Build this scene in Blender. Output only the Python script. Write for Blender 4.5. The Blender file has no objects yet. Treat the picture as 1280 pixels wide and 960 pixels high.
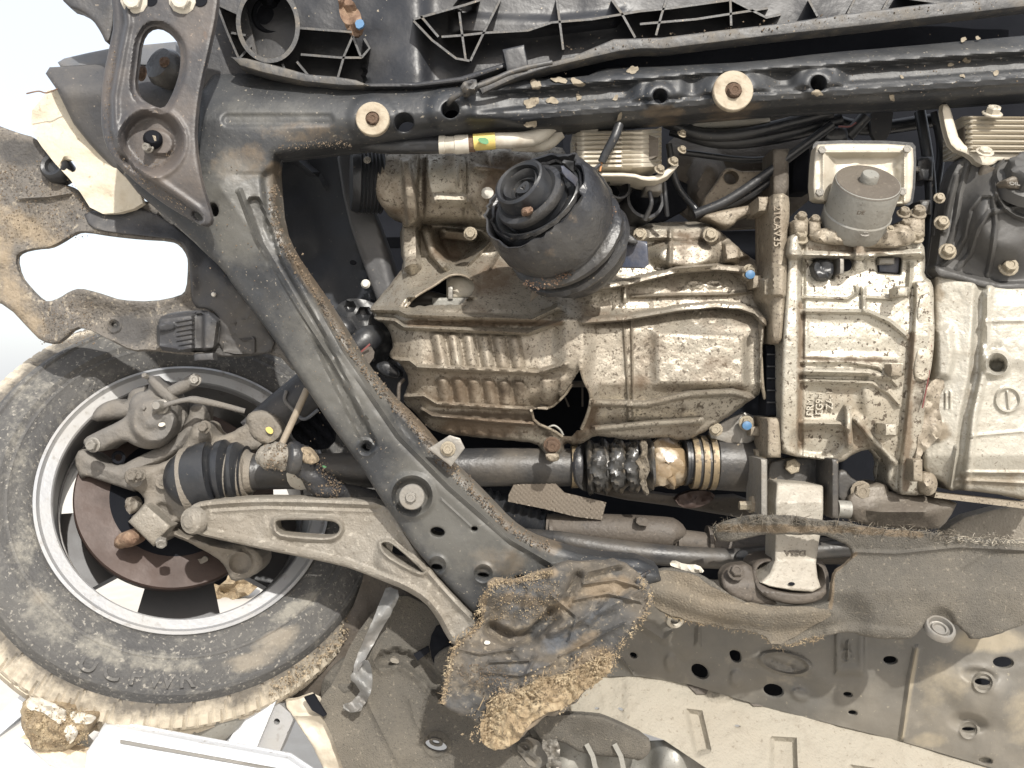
import bpy, bmesh, math, random
import numpy as np
from mathutils import Vector, Matrix
from mathutils.geometry import delaunay_2d_cdt

random.seed(4)
rng = np.random.default_rng(7)
S, D = 800.0, 1.4            # drawing pixels per metre in the reference plane, camera distance to that plane
R = math.radians
scene = bpy.context.scene
col = scene.collection

# ------------------------------------------------------------------ camera, sky, sun, exposure
cam = bpy.data.cameras.new('camera'); cam.sensor_fit = 'HORIZONTAL'; cam.sensor_width = 36
cam.lens = 36 * D / 1.6; cam.clip_start = 0.05; cam.clip_end = 3000
cam_o = bpy.data.objects.new('camera', cam); col.objects.link(cam_o)
cam_o.location = (0, -D, 0); cam_o.rotation_euler = (R(90), 0, 0)
scene.camera = cam_o
SUN = Vector((0.24, -0.76, 0.60)).normalized()
world = bpy.data.worlds.new('World'); scene.world = world; world.use_nodes = True
wn = world.node_tree; wn.nodes.clear()
sky = wn.nodes.new('ShaderNodeTexSky'); sky.sky_type = 'NISHITA'; sky.sun_disc = False
sky.sun_elevation = math.asin(SUN.z); sky.sun_rotation = math.atan2(SUN.x, SUN.y)
sky.dust_density = 4.0; sky.air_density = 1.0
bg = wn.nodes.new('ShaderNodeBackground'); bg.inputs[1].default_value = 0.15
wo_ = wn.nodes.new('ShaderNodeOutputWorld')
hz = wn.nodes.new('ShaderNodeMix'); hz.data_type = 'RGBA'; hz.inputs[0].default_value = .52      # thin bright haze over the whole sky
hz.inputs[7].default_value = (7.2, 7.3, 7.4, 1)
wn.links.new(sky.outputs[0], hz.inputs[6]); wn.links.new(hz.outputs[2], bg.inputs[0]); wn.links.new(bg.outputs[0], wo_.inputs[0])
sl = bpy.data.lights.new('sun', 'SUN'); sl.energy = 4.1; sl.angle = R(0.9); sl.color = (1.0, 0.965, 0.90)
so = bpy.data.objects.new('sun', sl); col.objects.link(so)
so.rotation_euler = (-SUN).to_track_quat('-Z', 'Y').to_euler(); so.location = SUN * 5
scene.view_settings.view_transform = 'Standard'; scene.view_settings.look = 'None'
scene.view_settings.exposure = 0.5; scene.view_settings.gamma = 1
scene.view_settings.use_curve_mapping = False

# ------------------------------------------------------------------ materials
def mat(name, base, rough=0.5, metal=0.0, layers=(), bump=None, spec=0.5, stains=()):
    """layers: (scale, colour, lo, hi, amount[, stretch]) noise masks mixed over the base; bump: (scale, strength)"""
    def ds(c, k=.80):
        l = .3 * c[0] + .55 * c[1] + .15 * c[2]; return tuple(l + (v - l) * k for v in c)
    base = ds(base); layers = [(q[0], ds(q[1])) + tuple(q[2:]) for q in layers]; stains = [(ds(q[0]),) + tuple(q[1:]) for q in stains]
    m = bpy.data.materials.new(name); m.use_nodes = True
    nt = m.node_tree; N, L = nt.nodes, nt.links
    b = N['Principled BSDF']
    b.inputs['Roughness'].default_value = rough; b.inputs['Metallic'].default_value = metal
    b.inputs['Specular IOR Level'].default_value = spec
    tc = N.new('ShaderNodeTexCoord')
    rgb = N.new('ShaderNodeRGB'); rgb.outputs[0].default_value = (*base, 1)
    cur = rgb.outputs[0]; mets = []
    for i, ly in enumerate(layers):
        sc, c, lo, hi, am = ly[:5]; st = ly[5] if len(ly) > 5 else (1, 1, 1)
        mp = N.new('ShaderNodeMapping'); mp.inputs['Scale'].default_value = st
        mp.inputs['Location'].default_value = (i * 3.7 + 1.1, i * 1.3, i * 2.9)
        L.new(tc.outputs['Object'], mp.inputs[0])
        nz = N.new('ShaderNodeTexNoise'); nz.inputs['Scale'].default_value = sc
        nz.inputs['Detail'].default_value = 6 if sc < 60 else 3; nz.inputs['Roughness'].default_value = 0.62
        L.new(mp.outputs[0], nz.inputs['Vector'])
        mr = N.new('ShaderNodeMapRange'); mr.inputs[1].default_value = lo; mr.inputs[2].default_value = hi
        mr.inputs[3].default_value = 0; mr.inputs[4].default_value = am
        L.new(nz.outputs[0], mr.inputs[0])
        mx = N.new('ShaderNodeMix'); mx.data_type = 'RGBA'
        L.new(mr.outputs[0], mx.inputs[0]); L.new(cur, mx.inputs[6]); mx.inputs[7].default_value = (*c, 1)
        cur = mx.outputs[2]; mets.append(mr.outputs[0])
    for i, (c, am, sc) in enumerate(stains):                 # grime with a shape of its own, laid out where it lies on the piece
        at = N.new('ShaderNodeAttribute'); at.attribute_name = 'grime%d' % i
        nz = N.new('ShaderNodeTexNoise'); nz.inputs['Scale'].default_value = sc; nz.inputs['Detail'].default_value = 6; nz.inputs['Roughness'].default_value = .7
        L.new(tc.outputs['Object'], nz.inputs['Vector'])
        sm = N.new('ShaderNodeMath'); sm.operation = 'MULTIPLY_ADD'; L.new(nz.outputs[0], sm.inputs[0]); sm.inputs[1].default_value = 1.3; sm.inputs[2].default_value = -.65
        sa = N.new('ShaderNodeMath'); sa.operation = 'ADD'; L.new(sm.outputs[0], sa.inputs[0]); L.new(at.outputs['Fac'], sa.inputs[1])
        mr = N.new('ShaderNodeMapRange'); mr.inputs[1].default_value = .32; mr.inputs[2].default_value = .72; mr.inputs[4].default_value = am; L.new(sa.outputs[0], mr.inputs[0])
        mx = N.new('ShaderNodeMix'); mx.data_type = 'RGBA'
        L.new(mr.outputs[0], mx.inputs[0]); L.new(cur, mx.inputs[6]); mx.inputs[7].default_value = (*c, 1)
        cur = mx.outputs[2]; mets.append(mr.outputs[0])
    L.new(cur, b.inputs['Base Color'])
    if metal > 0 and mets:
        a = mets[0]
        for x in mets[1:]:
            q = N.new('ShaderNodeMath'); q.operation = 'MAXIMUM'; L.new(a, q.inputs[0]); L.new(x, q.inputs[1]); a = q.outputs[0]
        q = N.new('ShaderNodeMapRange'); L.new(a, q.inputs[0]); q.inputs[3].default_value = metal; q.inputs[4].default_value = 0
        L.new(q.outputs[0], b.inputs['Metallic'])
        q2 = N.new('ShaderNodeMapRange'); L.new(a, q2.inputs[0]); q2.inputs[3].default_value = rough; q2.inputs[4].default_value = 0.85
        L.new(q2.outputs[0], b.inputs['Roughness'])
    elif mets:
        q2 = N.new('ShaderNodeMapRange'); L.new(mets[0], q2.inputs[0]); q2.inputs[3].default_value = rough; q2.inputs[4].default_value = min(0.9, rough + .35)
        L.new(q2.outputs[0], b.inputs['Roughness'])
    if bump:
        nz = N.new('ShaderNodeTexNoise'); nz.inputs['Scale'].default_value = bump[0]; nz.inputs['Detail'].default_value = 5
        L.new(tc.outputs['Object'], nz.inputs['Vector'])
        bp = N.new('ShaderNodeBump'); bp.inputs['Strength'].default_value = bump[1]; bp.inputs['Distance'].default_value = 0.003
        L.new(nz.outputs[0], bp.inputs['Height']); L.new(bp.outputs[0], b.inputs['Normal'])
    return m

DUST = (0.24, 0.185, 0.125); RUSTY = (0.17, 0.085, 0.035); MUD = (0.30, 0.19, 0.09); SAND = (0.55, 0.42, 0.25)
M = {}
M['frame'] = mat('black_painted_steel', (.017, .0195, .024), .46, 0, [(7, (.085, .083, .076), .40, .78, .42), (30, (.065, .06, .053), .52, .8, .4), (200, (.27, .235, .18), .65, .71, .75)], (160, .2), stains=[((.12, .086, .052), .8, 40), ((.115, .11, .095), .66, 12)])
M['beam'] = mat('torque_rod_aluminium', (.33, .30, .245), .5, .2, [(9, (.24, .205, .155), .42, .7, .6), (90, (.16, .13, .09), .58, .72, .5), (240, (.11, .085, .06), .62, .69, .6)], (220, .4))
M['bracket'] = mat('greyish_bracket_paint', (.045, .043, .046), .45, 0, [(9, (.2, .15, .11), .42, .75, .5), (200, (.3, .22, .15), .66, .72, .6), (24, RUSTY, .66, .76, .4)], (150, .25))
M['plastic'] = mat('black_ribbed_plastic', (.015, .0165, .021), .42, 0, [(10, (.085, .08, .074), .44, .78, .42), (140, (.4, .33, .22), .7, .74, .7)], (120, .2))
M['ribedge'] = mat('scuffed_plastic', (.045, .045, .046), .5, 0, [(40, (.15, .125, .09), .45, .7, .55), (190, (.4, .3, .18), .66, .72, .7)], (150, .3))
M['dark'] = mat('dark_shell', (.007, .008, .011), .95, 0, [(5, (.013, .014, .018), .4, .7, .7)], (60, .2), .1)  # near-black for dark parts, and deep shade put into colour for gaps
M['navy'] = mat('dark_navy_shield', (.016, .019, .026), .6, 0, [(6, (.035, .038, .044), .42, .72, .7), (150, (.12, .11, .1), .68, .73, .5)], (90, .2))
M['splash'] = mat('dried_mud_splash', (.235, .195, .135), .95, 0, [(60, (.12, .095, .065), .45, .65, .8), (200, (.33, .28, .2), .56, .68, .7)], (150, .6))
M['darkgrey'] = mat('dark_grey_rail', (.05, .05, .053), .5, 0, [(7, (.11, .1, .09), .4, .75, .5), (150, (.3, .26, .2), .7, .74, .5)], (120, .2))
M['alu'] = mat('oily_cast_aluminium', (.32, .287, .228), .36, .64, [(6, (.17, .125, .075), .40, .68, .7), (20, (.11, .073, .04), .50, .70, .7), (140, (.06, .042, .025), .585, .64, .82), (320, (.06, .042, .025), .58, .645, .75)], (240, .3), stains=[((.10, .062, .031), .85, 30), ((.05, .034, .019), .85, 60)])
M['alu_r'] = mat('spotted_cast_aluminium', (.40, .37, .30), .40, .5, [(5, (.25, .2, .13), .44, .72, .6), (22, (.18, .125, .07), .54, .74, .6), (110, (.06, .04, .023), .595, .64, .9), (300, (.07, .048, .028), .595, .65, .75)], (240, .3), stains=[((.13, .085, .045), .85, 30), ((.06, .04, .022), .85, 60)])
M['alu_c'] = mat('dusty_pale_aluminium', (.40, .375, .315), .42, .45, [(6, (.29, .26, .2), .42, .72, .65), (18, (.2, .165, .115), .52, .74, .6, (1, 1, 3)), (90, (.46, .43, .36), .6, .7, .5), (200, (.12, .09, .06), .62, .68, .65)], (200, .35), stains=[((.16, .12, .07), .8, 30)])
M['alu_b'] = mat('brown_stained_aluminium', (.25, .21, .15), .45, .3, [(8, (.12, .08, .045), .42, .70, .7), (60, (.33, .28, .2), .56, .7, .5), (240, (.04, .027, .017), .585, .65, .8)], (200, .4))
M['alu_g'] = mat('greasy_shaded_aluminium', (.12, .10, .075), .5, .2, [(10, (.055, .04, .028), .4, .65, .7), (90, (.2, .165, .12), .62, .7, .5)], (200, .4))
M['arm'] = mat('dusty_cast_arm', (.215, .193, .158), .58, .2, [(9, (.155, .128, .092), .4, .7, .7), (90, (.36, .325, .265), .6, .69, .6), (210, (.09, .07, .05), .60, .69, .6)], (260, .6))
M['knuckle'] = mat('dusty_cast_iron', (.15, .132, .108), .7, 0, [(9, (.20, .162, .115), .42, .7, .7), (80, (.09, .075, .058), .56, .7, .6), (160, (.34, .29, .22), .68, .73, .6)], (220, .6))
M['caliper'] = mat('dusty_caliper', (.115, .107, .098), .7, 0, [(10, (.165, .142, .112), .4, .7, .7), (120, (.27, .23, .18), .66, .72, .5)], (220, .5))
M['tyre'] = mat('worn_tyre_rubber', (.052, .051, .051), .75, 0, [(5, (.095, .09, .082), .40, .66, .65), (60, (.16, .15, .13), .54, .70, .5), (160, (.30, .275, .23), .60, .68, .65)], (180, .6), stains=[((.26, .24, .195), .62, 75), ((.23, .195, .145), .7, 22)])
M['tread'] = mat('dusty_tread', (.12, .105, .085), .9, 0, [(90, (.24, .2, .145), .5, .7, .6)], (150, .3), stains=[((.50, .43, .32), .95, 18)])
M['treadmud'] = mat('mud_packed_tread', (.24, .18, .11), .95, 0, [(40, (.36, .285, .18), .45, .65, .8), (140, (.09, .068, .045), .58, .68, .7)], (90, 1))
M['rim'] = mat('machined_alloy', (.37, .375, .385), .45, .5, [(9, (.28, .26, .225), .44, .72, .6), (60, (.16, .135, .1), .60, .72, .5)], (160, .15))
M['barrel'] = mat('grey_wheel_barrel', (.13, .13, .135), .45, .25, [(7, (.2, .17, .13), .42, .72, .5), (40, (.07, .06, .05), .55, .72, .5)], (140, .2))
M['spoke'] = mat('dark_spoke_back', (.05, .05, .055), .5, 0, [(8, (.12, .1, .09), .45, .7, .4)])
M['disc'] = mat('rusty_brake_disc', (.046, .027, .021), .5, .3, [(14, (.075, .042, .03), .42, .7, .6), (6, (.03, .018, .014), .5, .7, .5)], (160, .15))
M['rubber'] = mat('black_rubber', (.014, .0155, .019), .34, 0, [(8, (.075, .072, .066), .46, .80, .5), (140, (.26, .21, .15), .68, .74, .5)], (140, .2))
M['rubber_mud'] = mat('muddy_rubber', (.020, .021, .025), .30, 0, [(9, (.085, .078, .066), .44, .70, .55), (30, (.14, .10, .062), .62, .75, .5), (160, (.26, .21, .145), .67, .73, .6)], (170, .4))
M['blue_black'] = mat('blue_black_paint', (.035, .045, .075), .35, 0, [(12, (.15, .12, .09), .5, .75, .6)], (150, .2))
M['shaft'] = mat('black_shaft_paint', (.028, .028, .029), .4, 0, [(9, (.13, .105, .075), .4, .72, .6), (90, (.35, .27, .18), .68, .74, .6)], (140, .3))
M['zinc'] = mat('yellow_zinc_bolt', (.32, .275, .195), .45, .5, [(70, (.15, .105, .06), .44, .66, .8), (25, (.09, .065, .04), .55, .7, .6)], (200, .3))
M['washer'] = mat('cream_washer', (.33, .275, .19), .65, .1, [(50, (.19, .125, .07), .46, .68, .7), (16, (.13, .085, .05), .54, .70, .7)], (150, .4))
M['rust'] = mat('rusted_steel', (.15, .082, .045), .85, 0, [(60, (.28, .185, .11), .45, .7, .7), (130, (.06, .035, .022), .55, .7, .6)], (120, .9))
M['steel'] = mat('dull_steel', (.22, .205, .18), .45, .4, [(30, (.14, .11, .075), .48, .72, .6)], (160, .3))
M['white_alu'] = mat('pale_cooler_plates', (.46, .41, .32), .5, .25, [(30, (.25, .19, .12), .58, .75, .5), (160, (.10, .07, .045), .68, .73, .7)], (160, .2))
M['silver'] = mat('grey_can', (.25, .245, .22), .5, .35, [(9, (.17, .15, .115), .42, .70, .7), (40, (.10, .085, .065), .56, .74, .5), (200, (.08, .065, .05), .63, .69, .7)], (160, .3))
M['grease'] = mat('amber_grease', (.22, .15, .075), .22, 0, [(30, (.42, .34, .23), .48, .66, .75), (14, (.06, .045, .03), .52, .7, .7)], (60, .8), 0.8)
M['grease_dk'] = mat('oily_torn_boot', (.035, .034, .032), .28, 0, [(26, (.19, .15, .10), .48, .66, .8), (14, (.26, .215, .145), .6, .72, .6)], (70, .8), 0.6)
M['gold'] = mat('brassy_clamp', (.27, .20, .105), .38, .6, [(20, (.12, .085, .05), .46, .66, .7), (90, (.05, .04, .03), .54, .66, .7)], (120, .3))
M['felt'] = mat('grey_felt_liner', (.080, .072, .059), .95, 0, [(6, (.135, .115, .085), .4, .7, .7), (160, (.22, .19, .14), .60, .70, .6), (300, (.045, .04, .034), .57, .68, .7)], (420, .8), stains=[((.15, .105, .058), .8, 40)])
M['felt_m'] = mat('muddy_felt', (.105, .09, .068), .95, 0, [(8, (.16, .125, .08), .40, .62, .7), (150, (.27, .22, .145), .6, .7, .6)], (300, .9))
M['torn'] = mat('muddy_torn_liner', (.048, .047, .046), .8, 0, [(9, (.12, .095, .065), .40, .60, .85), (17, (.09, .10, .115), .60, .70, .55), (33, (.23, .185, .125), .56, .70, .7), (130, (.27, .22, .15), .60, .70, .7)], (90, 1.0), stains=[((.19, .14, .085), .9, 26), ((.07, .083, .105), .65, 20)])
M['straw'] = mat('straw_mud', (.24, .17, .088), .95, 0, [(40, (.38, .30, .175), .46, .66, .8), (150, (.085, .06, .035), .54, .66, .8)], (120, 1))
M['crumb'] = mat('dry_mud_crumbs', (.15, .105, .062), .95, 0, [(70, (.06, .045, .032), .45, .62, .8), (35, (.26, .19, .11), .58, .7, .6)])
M['floor'] = mat('grey_underfloor', (.100, .094, .083), .38, .1, [(4, (.20, .175, .135), .42, .70, .7), (22, (.27, .23, .17), .60, .74, .5), (120, (.34, .29, .2), .68, .73, .6)], (150, .15), stains=[((.30, .25, .165), .75, 14)])  # darker than the cream floor: shade of the downward tilt put into the grey
M['cream'] = mat('cream_sunlit_floor', (.265, .238, .185), .8, 0, [(9, (.255, .22, .165), .42, .7, .6), (30, (.20, .17, .125), .54, .74, .55), (140, (.16, .13, .09), .61, .70, .7)], (230, .6))  # lighter than the grey floor: sun on the upward tilt put into the colour
M['creambend'] = mat('pale_bent_sill', (.50, .44, .34), .7, 0, [(10, (.36, .29, .2), .45, .7, .6)], (160, .3))
M['mudliner'] = mat('mud_caked_liner', (.115, .103, .09), .85, 0, [(14, (.17, .14, .105), .45, .7, .6), (120, (.30, .255, .19), .57, .68, .8), (230, (.04, .036, .033), .56, .66, .85)], (160, 1), stains=[((.27, .205, .125), .75, 45), ((.05, .048, .048), .85, 20)])
M['creammud'] = mat('cream_mud_panel', (.50, .44, .33), .9, 0, [(20, (.37, .29, .18), .52, .72, .6), (100, (.28, .22, .14), .62, .72, .7)], (160, .5))
M['liner'] = mat('black_arch_liner', (.036, .037, .042), .55, 0, [(6, (.14, .12, .095), .42, .72, .6), (150, (.36, .29, .21), .66, .72, .5)], (170, .3))
M['fender'] = mat('bluegrey_fender_edge', (.095, .10, .11), .35, 0, [(8, (.22, .18, .13), .5, .72, .5)], (140, .15))
M['heat'] = mat('dimpled_heat_plate', (.20, .165, .125), .5, .4, [(8, (.12, .09, .06), .42, .7, .6)], (200, .2))
M['pipe'] = mat('brown_dusty_pipe', (.066, .053, .041), .6, 0, [(9, (.12, .095, .07), .42, .7, .6), (120, (.03, .024, .02), .58, .7, .6), (260, (.2, .16, .12), .64, .7, .5)], (170, .4))
M['linkrod'] = mat('pale_brown_rod', (.25, .20, .14), .6, 0, [(20, (.15, .115, .075), .45, .7, .6)], (160, .3))
M['plastic_w'] = mat('white_plastic_clip', (.58, .55, .48), .6)
M['blue'] = mat('blue_painted_dot', (.035, .14, .29), .5, 0, [(90, (.12, .1, .07), .52, .7, .6)])
M['yellow'] = mat('yellow_tag', (.62, .46, .06), .55, 0, [(60, (.4, .25, .08), .5, .7, .6)])
M['green'] = mat('green_print', (.06, .22, .08), .6)
M['orange'] = mat('bare_copper_wire', (.55, .22, .05), .5)
M['red'] = mat('red_sealant', (.16, .03, .025), .5)
M['dirtwhite'] = mat('dirty_white_paint', (.50, .46, .38), .7, 0, [(30, (.28, .22, .15), .5, .72, .7)])
M['trailer'] = mat('galvanised_white_steel', (.60, .62, .65), .5, .2, [(4, (.40, .42, .45), .42, .68, .7), (22, (.34, .32, .29), .56, .74, .6), (110, (.25, .21, .16), .62, .7, .6)], (120, .25))
M['board'] = mat('pale_sandy_board', (.66, .52, .34), .85, 0, [(9, (.45, .33, .2), .48, .7, .6, (1, 6, 1))], (120, .4))
M['ground'] = mat('dry_pale_earth', (.50, .46, .40), .95, 0, [(.8, (.43, .38, .31), .4, .7, .6), (9, (.57, .53, .46), .45, .7, .6)], (30, .6))
M['strap'] = mat('translucent_film_strap', (.20, .20, .195), .35, 0, [(30, (.33, .32, .3), .5, .7, .6), (12, (.12, .1, .08), .5, .7, .6)], (60, .7))
M['valve'] = mat('black_glass_filled_cover', (.05, .048, .046), .5, 0, [(8, (.085, .08, .072), .42, .75, .5), (200, (.3, .25, .18), .7, .74, .4)], (150, .15))

# ------------------------------------------------------------------ geometry helpers
def P(x, y, d):
    k = (1 + d / D) / S
    return Vector(((x - 640) * k, d, (480 - y) * k))
def PA(X, Y, d):
    k = (1 + d / D) / S
    return np.stack([(X - 640) * k, d, (480 - Y) * k], -1)
def L(px, d=0): return px * (1 + d / D) / S

WO = {}
def put(o, par=None, at=None, label=None, cat=None, group=None, kind=None):
    at = Vector(at)
    col.objects.link(o)
    if par is not None:
        o.parent = par; o.location = at - WO[par.name]
    else:
        o.location = at
    WO[o.name] = at
    for k, v in (('label', label), ('category', cat), ('group', group), ('kind', kind)):
        if v: o[k] = v
    return o
def emp(name, at, label, cat, group=None):
    o = bpy.data.objects.new(name, None); o.empty_display_size = .05
    return put(o, None, at, label, cat, group)
def build(name, V, F, m, par=None, smooth=True, ang=42, **kw):
    V = np.asarray(V, float); c = (V.min(0) + V.max(0)) / 2
    me = bpy.data.meshes.new(name)
    me.from_pydata((V - c).tolist(), [], F); me.materials.append(m if not isinstance(m, str) else M[m])
    if smooth:
        me.shade_smooth(); me.set_sharp_from_angle(angle=R(ang))
    me.update()
    o = bpy.data.objects.new(name, me)
    return put(o, par, Vector(c), **kw)

def ch(p, it=1, closed=True):
    p = np.asarray(p, float)
    for _ in range(it):
        q = np.roll(p, -1, 0) if closed else p[1:]
        a = p if closed else p[:-1]
        n = np.empty((2 * len(a), 2)); n[0::2] = a * .75 + q * .25; n[1::2] = a * .25 + q * .75
        if not closed: n = np.vstack([p[:1], n, p[-1:]])
        p = n
    return p
def ell(cx, cy, rx, ry=None, rot=0, n=24):
    ry = ry or rx; t = np.linspace(0, 2 * np.pi, n, endpoint=False); c, s = math.cos(R(rot)), math.sin(R(rot))
    x, y = rx * np.cos(t), ry * np.sin(t)
    return np.stack([cx + x * c - y * s, cy + x * s + y * c], -1)
def resamp(p, step, closed=True):
    q = np.vstack([p, p[:1]]) if closed else p
    seg = np.hypot(*np.diff(q, axis=0).T); n = np.maximum(1, np.round(seg / step).astype(int))
    out = []
    for i in range(len(seg)):
        if seg[i] < 1e-6: continue
        t = np.arange(n[i]) / n[i]
        out.append(q[i] + (q[i + 1] - q[i]) * t[:, None])
    out = np.vstack(out)
    if not closed: out = np.vstack([out, q[-1:]])
    keep = [0]
    for i in range(1, len(out)):
        if np.hypot(*(out[i] - out[keep[-1]])) > step * .35: keep.append(i)
    out = out[keep]
    if closed and len(out) > 3 and np.hypot(*(out[0] - out[-1])) < step * .35: out = out[:-1]
    return out
def dline(X, Y, pts, closed=False):
    pts = np.asarray(pts, float)
    if closed: pts = np.vstack([pts, pts[:1]])
    best = np.full(X.shape, 1e9)
    for (ax, ay), (bx, by) in zip(pts[:-1], pts[1:]):
        dx, dy = bx - ax, by - ay; l2 = dx * dx + dy * dy + 1e-9
        t = np.clip(((X - ax) * dx + (Y - ay) * dy) / l2, 0, 1)
        best = np.minimum(best, (X - ax - t * dx) ** 2 + (Y - ay - t * dy) ** 2)
    return np.sqrt(best)
def inpoly(X, Y, pts):
    pts = np.asarray(pts, float); r = np.zeros(X.shape, bool)
    for (ax, ay), (bx, by) in zip(pts, np.roll(pts, -1, 0)):
        if ay == by: continue
        c = ((ay > Y) != (by > Y)) & (X < (bx - ax) * (Y - ay) / (by - ay) + ax)
        r ^= c
    return r
def sd(X, Y, pts): return np.where(inpoly(X, Y, pts), -1, 1) * dline(X, Y, pts, True)   # negative inside
def ss(a, b, x):
    t = np.clip((x - a) / (b - a), 0, 1); return t * t * (3 - 2 * t)
RIBS = []
def bead(X, Y, pts, w, h, flat=0.0):                 # a rib standing h metres towards the viewer, half-width w px
    RIBS.append((pts, w))
    d = dline(X, Y, pts); return -h * (1 - ss(flat * w, w, d))
def boss(X, Y, poly, h, soft):
    RIBS.append((np.vstack([poly, poly[:1]]), soft)); return -h * (1 - ss(-soft, soft * .2, sd(X, Y, poly)))
def disk(X, Y, cx, cy, r, h, soft=3): return -h * (1 - ss(r - soft, r + .5, np.hypot(X - cx, Y - cy)))
def ring(X, Y, cx, cy, r, w, h):
    RIBS.append((ell(cx, cy, r, r, 0, 28), w)); return -h * (1 - ss(0, w, np.abs(np.hypot(X - cx, Y - cy) - r)))
def ell_d(X, Y, cx, cy, rx, ry, rot=0):
    c, s = math.cos(R(rot)), math.sin(R(rot)); x, y = X - cx, Y - cy
    return np.hypot((x * c + y * s) / rx, (-x * s + y * c) / ry)
def _h(i, j, s):
    n = (i * 374761393 + j * 668265263 + s * 974634777) & 0x7fffffff
    n = ((n ^ (n >> 13)) * 1274126177) & 0x7fffffff
    return ((n ^ (n >> 16)) & 0xffff) / 65535.0
def vn(X, Y, sc, seed=0):
    x, y = X / sc, Y / sc; i, j = np.floor(x).astype(np.int64), np.floor(y).astype(np.int64)
    u, v = x - i, y - j; u = u * u * (3 - 2 * u); v = v * v * (3 - 2 * v)
    a = _h(i, j, seed) * (1 - u) + _h(i + 1, j, seed) * u; b = _h(i, j + 1, seed) * (1 - u) + _h(i + 1, j + 1, seed) * u
    return (a * (1 - v) + b * v) * 2 - 1
def fb(X, Y, sc, seed=0, o=3): return sum(vn(X, Y, sc / 2 ** k, seed + k) / 2 ** k for k in range(o))
def lin(x, *pts):
    xs, ys = zip(*pts); return np.interp(x, xs, ys)

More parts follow.
